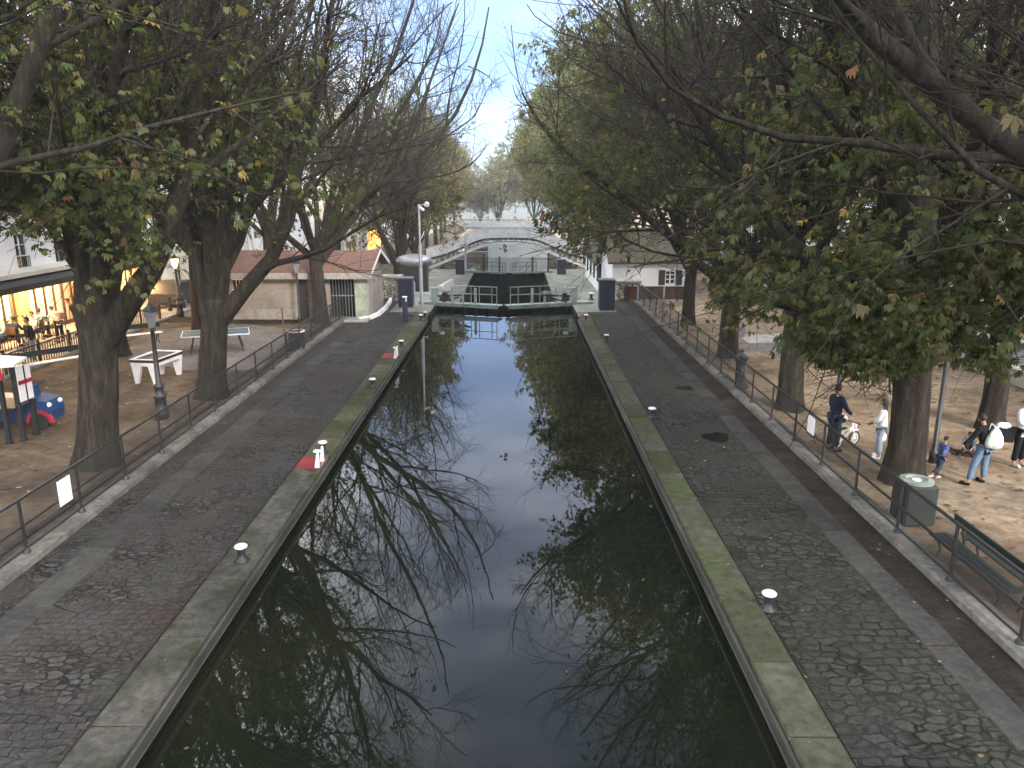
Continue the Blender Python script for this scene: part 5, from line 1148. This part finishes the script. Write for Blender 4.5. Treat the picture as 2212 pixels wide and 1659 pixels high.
# ------------------------------------------------------------------ play tower and play car
pt = thing('play_tower', P(40, 950), 'white and black playground tower with red stripe at the left edge', 'play tower')
o0 = P(40, 950); fx = [P(*q)-o0 for q in ((21, 958), (52, 952), (80, 939), (-22, 940), (2, 925))]
for f in fx:
    mb = MB(); mb.b2((f.x-.055, f.y-.055, 0), (f.x+.055, f.y+.055, 1.98), bev=.01); mb.b2((f.x-.07, f.y-.07, 0), (f.x+.07, f.y+.07, .05)); mb.build('post', 'iron', pt)
def panel(a, b_, z0, z1, mat, nm, off=.07, th=.02):
    d = (b_-a); nrm = Vector((d.y, -d.x, 0)).normalized()
    mb = MB(); mb.prism([tuple(a+nrm*off+Vector((0, 0, z0))), tuple(b_+nrm*off+Vector((0, 0, z0))), tuple(b_+nrm*off+Vector((0, 0, z1))), tuple(a+nrm*off+Vector((0, 0, z1)))], tuple(nrm*th)); return mb.build(nm, mat, pt)
panel(fx[1], fx[2], 1.05, 1.98, 'cap', 'white_panel'); panel(fx[1], fx[2], 1.50, 1.60, 'redplastic', 'red_stripe', .093)
mid = (fx[1]+fx[2])/2; dm = (fx[2]-fx[1])*.03; panel(mid-dm, mid+dm, 1.05, 1.98, 'iron', 'dark_batten', .095)
panel(fx[3], fx[0], .95, 1.75, 'cap', 'white_panel'); panel((fx[0]*.55+fx[3]*.45), fx[0], .95, 1.25, 'iron', 'dark_hatch', .093)
mb = MB(); mb.prism([(fx[3].x-.2, fx[0].y-.3, 1.93), (fx[1].x+.15, fx[1].y-.15, 2.02), (fx[1].x+.1, fx[1].y+.5, 2.1), (fx[3].x-.2, fx[3].y+.6, 2.05)], (0, 0, .05)); mb.build('roof', 'cap', pt)
mb = MB(); mb.b2((fx[3].x, fx[0].y, .9), (fx[2].x, fx[3].y+.3, .95)); mb.build('deck', 'darkmetal', pt)
hp = [(-.2, 0), (.2, 0), (.26, .12), (.2, .2), (.16, .33), (.1, .2), (-.05, .18), (-.12, .32), (-.16, .17), (-.24, .08)]
mb = MB(); mb.prism([(fx[0].x+u*.9, fx[0].y-.16, 1.72+v_) for u, v_ in hp], (0, .03, 0)); mb.build('animal_cutout', 'redplastic', pt)
pc = thing('play_car', P(60, 928), 'blue playground toy car with red wheel arch behind the tower posts', 'toy car')
mb = MB(); prof = [(-1.9, .22), (.62, .22), (.66, .5), (.6, .78), (.2, .84), (.05, .86), (.0, 1.1), (-.08, 1.12), (-.2, .85), (-1.3, .85), (-1.5, 1.0), (-1.9, .9)]
mb.prism([(x, -.0, z) for x, z in prof], (0, .75, 0)); mb.build('body', 'blueplastic', pc)
mb = MB()
for k in range(10):
    a0, a1 = math.pi*k/10, math.pi*(k+1)/10
    mb.prism([(.38+.36*math.cos(a0), -.05, .2+.36*math.sin(a0)), (.38+.36*math.cos(a1), -.05, .2+.36*math.sin(a1)), (.38+.28*math.cos(a1), -.05, .2+.28*math.sin(a1)), (.38+.28*math.cos(a0), -.05, .2+.28*math.sin(a0))], (0, .12, 0))
mb.build('wheel_arch', 'redplastic', pc)
for x in (.38, -1.35): mb = MB(); mb.bar((x, -.02, .24), (x, .14, .24), .24, None, 16); mb.build('wheel', 'iron', pc)
for y in (.1, .62): mb = MB(); mb.ball((.62, y, .68), .09, (.8, 1, .8)); mb.build('headlight', 'cap', pc, smooth=True)
mb = MB(); mb.b2((-.9, -.012, .45), (-.3, -.003, .75)); mb.build('door_panel', 'navy', pc)
# parked car in the left street, partly behind the rail
ca_ = thing('parked_car', (-19.1, 43.6, 0), 'dark parked car with pale bonnet near the lit yellow street lamp', 'car', rz=R(90))
def carbody(t_, mt, L=4.2):
    mb = MB(); prof = [(-2.1, .3), (2.1, .3), (2.15, .6), (1.95, .82), (1.0, .95), (.35, 1.42), (-1.2, 1.45), (-1.95, 1.0), (-2.12, .85)]
    mb.prism([(x, -.82, z) for x, z in prof], (0, 1.64, 0)); bmesh.ops.bevel(mb.bm, geom=mb.bm.edges[:], offset=.06, segments=2, affect='EDGES'); mb.build('body', mt, t_, smooth=False)
    mb = MB(); mb.prism([(.95, -.825, .98), (.33, -.825, 1.36), (-1.15, -.825, 1.38), (-1.75, -.825, 1.02)], (0, 1.65, 0)); mb.build('windows', 'glass', t_)
    for x in (-1.3, 1.3):
        for s in (-1, 1):
            mb = MB(); mb.bar((x, s*.72, .32), (x, s*.86, .32), .32, None, 18); w_ = mb.build('wheel', 'iron', t_); mb = MB(); mb.bar((x, s*.861, .32), (x, s*.875, .32), .18, None, 12); mb.build('rim', 'galv', w_)
    for s in (-1, 1): mb = MB(); mb.box((2.12, s*.6, .66), (.06, .28, .14), bev=.02); mb.build('headlight', 'cap', t_)
carbody(ca_, 'darkmetal')
c2 = thing('parked_car', (20.4, 33, 0), 'white parked car in the right street seen through low leaves', 'car', rz=R(90)); carbody(c2, 'cap')
c3 = thing('parked_car', (20.6, 41, 0), 'dark parked car in the right street beyond the white one', 'car', rz=R(90)); carbody(c3, 'darkmetal')

# ------------------------------------------------------------------ people
SKIN = mottled('warm_skin', [(.3, (.28, .15, .1)), (.6, (.38, .22, .155))], 6, .55, .1, 40, .002, fine=.1); M['skin'] = SKIN
M['hair'] = plain('dark_hair', (.012, .01, .009), .6)
for nm, c in (('c_navy', (.012, .018, .05)), ('c_darkjean', (.035, .045, .07)), ('c_jean', (.12, .18, .27)), ('c_black', (.01, .01, .012)), ('c_white', (.66, .66, .7)), ('c_grey', (.2, .22, .25)), ('c_pink', (.5, .12, .14)), ('c_cream', (.5, .45, .38)), ('c_palejean', (.22, .28, .36))):
    M[nm] = mottled(nm.replace('c_', 'cloth_'), [(.3, tuple(x*.75 for x in c)), (.65, c)], 5, .9, .5, 14, .02, fine=.2)
M['c_print'] = mottled('blue_white_print', [(.46, (.02, .05, .2)), (.5, (.45, .52, .66)), (.53, (.03, .07, .24)), (.6, (.02, .05, .2))], 9, .85, .2, 20, .01, fine=.1)
M['c_zebra'] = mottled('black_white_leaf_print', [(.47, (.6, .68, .6)), (.5, (.02, .03, .03)), (.53, (.62, .7, .62))], 6, .8, .3, 20, .01, fine=.1, stretch=(1, 1, .5))
def skin_mesh(verts, edges, rads, root=0, sub=1):
    bm = bmesh.new(); lay = bm.verts.layers.skin.verify(); vs = [bm.verts.new(v) for v in verts]
    for a, b_ in edges: bm.edges.new((vs[a], vs[b_]))
    for v, r in zip(vs, rads):
        v[lay].radius = (r, r) if not hasattr(r, '__len__') else r
    vs[root][lay].use_root = True
    me = bpy.data.meshes.new('tmp'); bm.to_mesh(me); bm.free()
    o = bpy.data.objects.new('tmp', me); COL.objects.link(o)
    m1 = o.modifiers.new('s', 'SKIN'); m1.use_smooth_shade = True
    m2 = o.modifiers.new('u', 'SUBSURF'); m2.levels = sub; m2.render_levels = sub
    dg = bpy.context.evaluated_depsgraph_get(); dg.update()
    out = bpy.data.meshes.new_from_object(o.evaluated_get(dg)); bpy.data.objects.remove(o); bpy.data.meshes.remove(me)
    return out
STAND = dict(pel=(0, 0, .94), ch=(0, 0, 1.28), nk=(0, .0, 1.47), hd=(0, .02, 1.64), ls=(-.18, 0, 1.41), rs=(.18, 0, 1.41), le=(-.25, -.02, 1.13), re=(.25, -.02, 1.13), lh=(-.24, .1, .88), rh=(.24, .1, .88),
             lp=(-.09, 0, .9), rp=(.09, 0, .9), lk=(-.11, .02, .5), rk=(.11, .02, .5), la=(-.12, -.02, .09), ra=(.12, -.02, .09), lt=(-.13, .14, .04), rt=(.13, .14, .04))
def person(loc, rz, h, label, top, legs, pose=None, long_hair=False, hair='hair', shoes='c_black', coat=0, group=None, hands=True, nm='person', child=False):
    J = {k: Vector(v) for k, v in STAND.items()}
    if pose: J.update({k: Vector(v) for k, v in pose.items()})
    s = h/1.75; t_ = thing(nm, loc, label, 'person', group, rz); t_.scale = (s, s, s)
    names = ['pel', 'ch', 'nk', 'hd', 'ls', 'le', 'lh', 'rs', 're', 'rh', 'lp', 'lk', 'la', 'lt', 'rp', 'rk', 'ra', 'rt']
    rad = dict(pel=.115, ch=.12, nk=.052, hd=.06, ls=.055, le=.042, lh=.028, rs=.055, re=.042, rh=.028, lp=.088, lk=.06, la=.042, lt=.03, rp=.088, rk=.06, ra=.042, rt=.03)
    ed = [('pel', 'ch'), ('ch', 'nk'), ('nk', 'hd'), ('ch', 'ls'), ('ls', 'le'), ('le', 'lh'), ('ch', 'rs'), ('rs', 're'), ('re', 'rh'), ('pel', 'lp'), ('lp', 'lk'), ('lk', 'la'), ('la', 'lt'), ('pel', 'rp'), ('rp', 'rk'), ('rk', 'ra'), ('ra', 'rt')]
    V = [J[n_] for n_ in names]; Rr = [rad[n_] for n_ in names]; E = [(names.index(a), names.index(b_)) for a, b_ in ed]
    if hands:
        for H, E_ in (('lh', 'le'), ('rh', 're')):
            d = (J[H]-J[E_]).normalized(); side = d.cross(Vector((0, 1, 0)) if abs(d.y) < .9 else Vector((0, 0, 1))).normalized(); up = side.cross(d)
            palm = J[H]+d*.075; V.append(palm); Rr.append((.036, .018)); pi = len(V)-1; E.append((names.index(H), pi))
            for k, off in enumerate((-.03, -.01, .01, .03)):
                ln = (.06, .072, .07, .055)[k]; a = palm+d*.035+side*off; b1 = a+d*ln*.5+up*.012; c1 = b1+d*ln*.42+up*.03
                V += [a, b1, c1]; Rr += [.011, .0095, .0085]; E += [(pi, len(V)-3), (len(V)-3, len(V)-2), (len(V)-2, len(V)-1)]
            a = palm-d*.02+side*.035+up*.01; b1 = a+d*.035+side*.018+up*.02; V += [a, b1]; Rr += [.012, .01]; E += [(pi, len(V)-2), (len(V)-2, len(V)-1)]
    me = skin_mesh(V, E, Rr)
    # head with face, joined into the body mesh
    bm = bmesh.new(); bm.from_mesh(me)
    fwd = Vector((0, 1, 0)); hd = J['hd']; tilt = (J['hd']-J['nk']).normalized(); q = Vector((0, 0, 1)).rotation_difference(tilt)
    r = bmesh.ops.create_icosphere(bm, subdivisions=3, radius=1)
    for v in r['verts']:
        c = v.co.copy(); x, y, z = c.x*.076, c.y*.094, c.z*.115
        if z < -.03: x *= 1-.35*(-z-.03)/.085; y = y*(1-.12*(-z-.03)/.085)+.006
        if y > .05 and abs(x) < .018 and -.03 < z < .02: y += .018*(1-abs(x)/.018)
        if y > .05 and .005 < z < .035 and .015 < abs(x) < .048: y -= .008
        if y > .05 and -.062 < z < -.045 and abs(x) < .028: y += .005
        v.co = hd+q @ Vector((x, y, z+.02))
    for sx in (-1, 1): 
        e = bmesh.ops.create_icosphere(bm, subdivisions=1, radius=.022)
        for v in e['verts']: v.co = hd+q @ Vector((sx*.078+v.co.x*.35, v.co.y*.8-.002, v.co.z*1.3+.012))
    me2 = bpy.data.meshes.new('body'); bm.to_mesh(me2); bm.free(); me2.polygons.foreach_set('use_smooth', [True]*len(me2.polygons))
    link('body', me2, 'skin', t_)
    def sub(nm_, ns, es, rr, mt, root=0):
        me_ = skin_mesh([J[a] if isinstance(a, str) else a for a in ns], es, rr, root); link(nm_, me_, mt, t_)
    hemz = J['pel']+Vector((0, 0, -.02-coat*.9))
    sub('top', ['pel', 'ch', J['nk']-Vector((0, 0, .03)), 'ls', 'le', J['lh']*.93+J['le']*.07, 'rs', 're', J['rh']*.93+J['re']*.07, hemz], [(0, 1), (1, 2), (1, 3), (3, 4), (4, 5), (1, 6), (6, 7), (7, 8), (0, 9)],
        [(.15, .135), (.17, .15), .078, .085, .062, .048, .085, .062, .048, (.14+.1*coat, .135+.1*coat)], top)
    sub('trousers', ['pel', 'lp', 'lk', J['la']*.9+J['lk']*.1, 'rp', 'rk', J['ra']*.9+J['rk']*.1], [(0, 1), (1, 2), (2, 3), (0, 4), (4, 5), (5, 6)], [(.138, .13), .11, .085, .075, .11, .085, .075], legs)
    mb = MB()
    for a, b_ in (('la', 'lt'), ('ra', 'rt')):
        d = (J[b_]-J[a]); c = J[a]*.45+J[b_]*.55; ang = math.atan2(d.y, d.x)-math.pi/2
        mb.box((c.x, c.y, c.z-.01), (.1, .27, .085), rz=ang, bev=.025, taper=.75)
    mb.build('shoes', shoes, t_)
    mb = MB(); x = bmesh.ops.create_icosphere(mb.bm, subdivisions=3, radius=1)
    for v in x['verts']:
        c = v.co; y = c.y*.104-.012; z = c.z*.118
        if y > .03 and z < .055: z = .055+(z-.055)*.1; y = .03+(y-.03)*.7
        if z < -.07: z = -.07
        if long_hair and c.y < .1 and c.z < 0: z = -.34*(-c.z)-.02; y = min(y, -.02-.05*(-c.z))
        v.co = hd+q @ Vector((c.x*.086, y, z+.028))
    mb.build('hair', hair, t_, smooth=True)
    # eyes and mouth sit in the face
    mb = MB()
    for sx in (-1, 1): mb.ball(tuple(hd+q @ Vector((sx*.031, .082, .03))), .0095, (1.3, .6, .8), 1)
    mb.build('eyes', 'hair', t_)
    mb = MB(); mb.box(tuple(hd+q @ Vector((0, .0885, -.037))), (.04, .008, .009), bev=.003); mb.build('mouth', 'redlip', t_)
    return t_
M['redlip'] = plain('lips', (.22, .07, .06), .5)
# man with the small bike, facing right and away
person(P(1797, 974), R(-70), 1.72, 'man in navy jacket and dark trousers standing behind the right fence with a small bike', 'c_navy', 'c_darkjean', dict(re=(.26, .1, 1.15), rh=(.2, .33, 1.0), le=(-.25, .05, 1.13), lh=(-.14, .3, 1.02)))
# child's bicycle
bk = thing('child_bicycle', P(1826, 966), 'small white child bicycle with black tyres held by the man', 'bicycle', rz=R(-62))
for y, nm in ((.3, 'front_wheel'), (-.3, 'rear_wheel')):
    mb = MB(); mb.torus((0, y, .2), .17, .026, 'X', 24, 8); w_ = mb.build(nm, 'iron', bk, smooth=True)
    mb = MB(); mb.torus((0, y, .2), .14, .008, 'X', 20, 5)
    for k in range(8): a = k*math.pi/8; mb.bar((0, y-.14*math.cos(a), .2-.14*math.sin(a)), (0, y+.14*math.cos(a), .2+.14*math.sin(a)), .004, None, 4)
    mb.bar((-.04, y, .2), (.04, y, .2), .02, None, 8); mb.build('rim', 'white', w_)
mb = MB(); mb.path([(0, -.3, .2), (0, -.08, .25), (0, .2, .5)], .026, 8); mb.path([(0, -.08, .25), (0, -.14, .5)], .022, 8); mb.path([(0, -.3, .2), (0, -.14, .46), (0, .2, .5)], .018, 8); mb.path([(0, .3, .2), (0, .2, .5), (0, .18, .62)], .024, 8); mb.build('frame', 'cap', bk)
mb = MB(); mb.bar((-.2, .14, .66), (.2, .14, .66), .013, None, 8); mb.bar((-.26, .12, .66), (-.17, .14, .66), .02, None, 8); mb.bar((.26, .12, .66), (.17, .14, .66), .02, None, 8); mb.build('handlebar', 'iron', bk)
mb = MB(); mb.box((0, -.15, .53), (.12, .2, .05), bev=.02); mb.build('saddle', 'iron', bk)
mb = MB(); mb.box((0, .3, .42), (.06, .22, .02), bev=.005); mb.box((0, .26, .55), (.14, .03, .13), bev=.01); mb.build('mudguard', 'cap', bk)
hl = thing('bike_helmet', P(1826, 966)+Vector((-.12, .1, .66)), 'pale round helmet hanging on the small bike handlebar', 'helmet')
mb = MB(); mb.ball((0, 0, .08), .14, (1, 1.15, .85), 3); mb.build('shell', 'cap', hl, smooth=True); mb = MB(); mb.ball((-.01, -.03, .075), .13, (.95, 1.1, .8), 2); mb.build('lining', 'iron', hl)
person(P(1897, 990), R(60), 1.5, 'girl in long white coat beside the massive trunk', 'c_white', 'c_palejean', dict(le=(-.2, .1, 1.15), lh=(-.08, .22, 1.05), re=(.2, .1, 1.15), rh=(.05, .24, 1.05)), long_hair=True, shoes='c_white', coat=.5)
person(P(2026, 1036), R(-75), 1.02, 'small boy in blue and white print top running across the sand', 'c_print', 'c_darkjean',
       dict(ch=(0, .06, 1.27), nk=(0, .1, 1.45), hd=(0, .14, 1.64), ls=(-.17, .12, 1.4), rs=(.17, .04, 1.4), le=(-.26, .32, 1.2), lh=(-.24, .5, 1.0), re=(.26, -.18, 1.2), rh=(.24, -.05, .98), lk=(-.1, .03, .5), la=(-.1, .0, .1), lt=(-.1, .17, .05), rk=(.1, -.12, .52), ra=(.1, -.42, .3), rt=(.1, -.5, .2)), child=True, shoes='c_cream')
# woman with white bag
person(P(2112, 1044), R(22), 1.62, 'woman in black top and blue jeans carrying a white patterned bag on her back', 'c_black', 'c_jean',
       dict(pel=(.06, 0, .92), ch=(.02, .03, 1.26), nk=(.0, .06, 1.45), hd=(-.02, .12, 1.6), ls=(-.16, .03, 1.4), rs=(.2, .05, 1.39), le=(-.3, .1, 1.15), lh=(-.42, .22, .95), re=(.3, .16, 1.16), rh=(.28, .36, 1.08), lp=(-.03, 0, .88), rp=(.14, 0, .88), lk=(-.2, .03, .5), la=(-.36, -.02, .09), lt=(-.42, .12, .04), rk=(.16, .02, .48), ra=(.14, -.02, .09), rt=(.15, .13, .04)), shoes='c_black')
bgp = P(2112, 1044)
bag = thing('drawstring_bag', bgp+Vector((.12, -.16, .9)), 'white bag with dark leaf print on the woman in black', 'bag')
mb = MB(); mb.lathe([(.02, -.02), (.17, .0), (.2, .1), (.17, .25), (.1, .38), (.04, .44), (.06, .48)], n=14)
for v in mb.bm.verts: v.co.y *= .55
mb.build('pouch', 'c_zebra', bag, smooth=True); mb = MB(); mb.path([(0, 0, .46), (-.06, .1, .52), (-.1, .12, .3)], .012); mb.build('cord', 'white', bag)
person(P(2088, 985)+Vector((0, 0, .06)), R(150), .95, 'child in pale blue top crouching on a black skateboard', 'c_palejean', 'c_darkjean',
       dict(pel=(0, -.12, .3), ch=(0, .05, .62), nk=(0, .14, .8), hd=(0, .2, .98), ls=(-.17, .12, .74), rs=(.17, .12, .74), le=(-.24, .3, .52), lh=(-.16, .42, .4), re=(.24, .3, .52), rh=(.16, .42, .4), lp=(-.1, -.12, .3), rp=(.1, -.12, .3), lk=(-.18, .25, .46), rk=(.18, .25, .46), la=(-.15, .05, .09), ra=(.15, .05, .09), lt=(-.16, .2, .04), rt=(.16, .2, .04)), child=True)
sk = thing('skateboard', P(2088, 985), 'black skateboard under the crouching child', 'skateboard', rz=R(60))
mb = MB(); mb.box((0, 0, .085), (.22, .5, .02), bev=.005); mb.box((0, .3, .105), (.2, .16, .018), rot=Euler((R(20), 0, 0)).to_matrix().to_4x4()); mb.box((0, -.3, .105), (.2, .16, .018), rot=Euler((R(-20), 0, 0)).to_matrix().to_4x4()); mb.build('deck', 'c_black', sk)
for y in (-.2, .2):
    mb = MB(); mb.bar((-.1, y, .035), (.1, y, .035), .012, None, 6); mb.bar((-.11, y, .035), (-.07, y, .035), .035, None, 10); mb.bar((.07, y, .035), (.11, y, .035), .035, None, 10); mb.build('wheels', 'c_black', sk)
person(P(2196, 1006), R(-160), 1.68, 'person in white top and black trousers at the right edge of the photo', 'c_white', 'c_black', dict(re=(.27, .12, 1.15), rh=(.2, .34, 1.12)), shoes='c_cream')
pr = thing('shopping_bag', P(2160, 1008)+Vector((0, 0, .62)), 'black bag with white cloth held between the two adults on the right', 'bag')
mb = MB(); mb.prism([(-.2, 0, 0), (.22, 0, -.02), (.26, 0, .34), (-.18, 0, .36)], (0, .14, 0)); mb.build('pouch', 'c_black', pr)
mb = MB(); mb.ball((-.02, .07, .38), .15, (1.3, .6, .6), 2); mb.build('white_cloth', 'c_white', pr, smooth=True); mb = MB(); mb.path([(-.1, .07, .36), (0, .07, .5), (.14, .07, .36)], .012); mb.build('strap', 'c_black', pr)
# restaurant guests
def at_street(px, pyh, h):      # position so that the head top shows at pyh
    for k in range(60):
        Y = 22+k*.5; p = PY(px, pyh, Y)
        if p.z <= h: return Vector((p.x, p.y, 0.0 if p.x > -20.2 else .12))
    return Vector((-19, 34, 0))
person(at_street(57, 690, 1.74), R(150), 1.74, 'man in dark coat standing in front of the lit restaurant pillar', 'c_black', 'c_grey', coat=.3, hands=False)
person(Vector((-19.6, 32.6, 0)), R(60), 1.66, 'waiter in white shirt and black apron leaning over a terrace table', 'c_cream', 'c_black', dict(ch=(0, .16, 1.22), nk=(0, .3, 1.36), hd=(0, .4, 1.5), ls=(-.18, .24, 1.3), rs=(.18, .24, 1.3), le=(-.22, .4, 1.08), lh=(-.15, .55, .92), re=(.22, .4, 1.08), rh=(.15, .55, .92)), hands=False)
person(Vector((-19.7, 34.2, 0)), R(120), 1.74, 'person in black leaning forward on the terrace, left of a pair', 'c_black', 'c_black', dict(ch=(0, .1, 1.25), nk=(0, .2, 1.42), hd=(0, .28, 1.58), ls=(-.18, .14, 1.36), rs=(.18, .14, 1.36)), hands=False)
person(Vector((-19.9, 35.3, 0)), R(-60), 1.72, 'person in black on the terrace, right of a pair beside the thick trunk', 'c_black', 'c_darkjean', dict(ch=(0, .08, 1.26)), hands=False)
SIT = dict(pel=(0, -.1, .52), ch=(0, -.06, .88), nk=(0, -.02, 1.06), hd=(0, .02, 1.24), ls=(-.18, -.04, 1.0), rs=(.18, -.04, 1.0), le=(-.24, .12, .78), lh=(-.12, .32, .76), re=(.24, .12, .78), rh=(.12, .32, .76), lp=(-.1, -.08, .5), rp=(.1, -.08, .5), lk=(-.12, .34, .5), rk=(.12, .34, .5), la=(-.12, .34, .09), ra=(.12, .34, .09), lt=(-.12, .48, .04), rt=(.12, .48, .04))
chm = {}
def chair(p, rz, label):
    t_ = thing('terrace_chair', p, label, 'chair', 'terrace chairs', rz)
    if not chm:
        mb = MB(); mb.box((0, -.08, .45), (.42, .42, .04), bev=.01); chm['seat'] = mb.build('seat', 'wood', t_).data
        mb = MB(); mb.box((0, -.29, .75), (.42, .03, .3), bev=.01); chm['backrest'] = mb.build('backrest', 'wood', t_).data
        mb = MB(); [mb.bar((sx*.18, sy, 0), (sx*.18, sy, .44 if sy > 0 else .88), .018, None, 6) for sx in (-1, 1) for sy in (.1, -.29)]; chm['legs'] = mb.build('legs', 'iron', t_).data
    else:
        for k_, me in chm.items(): c = bpy.data.objects.new(k_, me); COL.objects.link(c); c.parent = t_
def rtable(p, label):
    t_ = thing('terrace_table', p, label, 'table', 'terrace tables')
    mb = MB(); mb.lathe([(.34, .72), (.34, .75)], n=18); mb.build('top', 'fcream', t_); mb = MB(); mb.lathe([(.2, 0), (.03, .04), (.03, .72)], n=10); mb.build('leg', 'iron', t_)
    mb = MB(); mb.lathe([(.04, .752), (.035, .87)], (.1, .05, 0), 8); mb.lathe([(.04, .752), (.03, .9)], (-.12, -.08, 0), 8); mb.build('glasses', 'paper', t_)
wh = ('nearest the left photo edge', 'second from the left photo edge', 'left of the cream pillar', 'beside the cream pillar', 'right of the waiter', 'farthest, close to the thick trunk')
cl_ = ('c_grey', 'c_pink', 'c_cream', 'c_navy', 'c_palejean', 'c_white')
for k, yy in enumerate((25.2, 27.6, 29.5, 31.3, 33.4, 36.6)):
    x = -20.5 + .25*(k % 2); rtable(Vector((x, yy, .0 if x > -20.2 else .12)), 'round terrace table '+wh[k])
    z = 0. if x > -20.2 else .12
    for s in (-1, 1):
        side = ('camera', 'far')[s > 0]
        chair(Vector((x, yy+s*.62, z)), R(0) if s < 0 else R(180), 'terrace chair on the %s side of the table %s' % (side, wh[k]))
        if (k+(s > 0)) % 3 != 2: person(Vector((x, yy+s*.62, z)), R(0) if s < 0 else R(180), 1.7, 'seated guest in %s top, %s side of the table %s' % ({'c_grey': 'grey', 'c_pink': 'pink', 'c_cream': 'cream', 'c_navy': 'navy', 'c_palejean': 'pale blue', 'c_white': 'white'}[cl_[(k+(s > 0)*2) % 6]], side, wh[k]), cl_[(k+(s > 0)*2) % 6], 'c_darkjean', SIT, hands=False, group='seated guests on the terrace')
# ------------------------------------------------------------------ fallen leaves
def litter(name, n, x0, x1, y0, y1, seed, size, mat, zo=.02, cond=None, label=None):
    rg = np.random.default_rng(seed); x = rg.uniform(x0, x1, n); y = y0+(y1-y0)*rg.random(n)**1.3
    x += .0; k = np.ones(n, bool) if cond is None else cond(x, y); x, y = x[k], y[k]; n = len(x)
    a = rg.uniform(0, 6.28, n); s = size*rg.uniform(.5, 1.2, n); V = np.zeros((n, 4, 3))
    for i, (da, rr) in enumerate(((0, 1), (1.3, .5), (3.14, 1), (4.9, .55))):
        V[:, i, 0] = x+s*rr*np.cos(a+da); V[:, i, 1] = y+s*rr*np.sin(a+da); V[:, i, 2] = zo+rg.uniform(0, .025, n)
    me = mesh_np(name, V.reshape(-1, 3), np.arange(n*4).reshape(-1, 4), rg.random(n), False); o = link(name, me, mat)
    tag(o, label, 'leaves', kind='stuff')
M['litterleaf'] = leafmat('fallen_leaf', [(0, (.05, .035, .02)), (.4, (.1, .065, .03)), (.8, (.17, .11, .05)), (.97, (.4, .33, .2))], .1)
litter('fallen_leaves', 1500, -17, -9.3, 8, 46, 1, .07, 'litterleaf', label='scattered brown leaves on the left park ground')
litter('fallen_leaves', 1500, 7.6, 17, 7, 44, 2, .08, 'litterleaf', label='scattered brown leaves on the right park sand')
litter('fallen_leaves', 220, 3.4, 7.0, 7, 40, 3, .04, 'litterleaf', .035, label='small dead leaves on the right quay')
litter('fallen_leaves', 160, -8.4, -4.6, 7, 40, 4, .035, 'litterleaf', .04, label='small dead leaves on the left quay')
litter('floating_leaves', 40, XL+.1, XR-.1, 8, 39, 5, .04, 'litterleaf', WL+.006, label='few small leaves floating on the canal')


# ------------------------------------------------------------------ evening haze
m = bpy.data.materials.new('haze_air'); m.use_nodes = True; t = m.node_tree; t.nodes.clear()
o_ = t.nodes.new('ShaderNodeOutputMaterial'); pv = t.nodes.new('ShaderNodeVolumePrincipled')
pv.inputs['Color'].default_value = (.93, .95, 1, 1); pv.inputs['Density'].default_value = .0006; pv.inputs['Anisotropy'].default_value = .2
t.links.new(pv.outputs[0], o_.inputs['Volume']); M['haze_air'] = m
mb = MB(); mb.b2((-45, -25, -9), (50, 262, 34)); tag(mb.build('haze', 'haze_air'), 'thin pale evening haze between the far trees', kind='stuff')
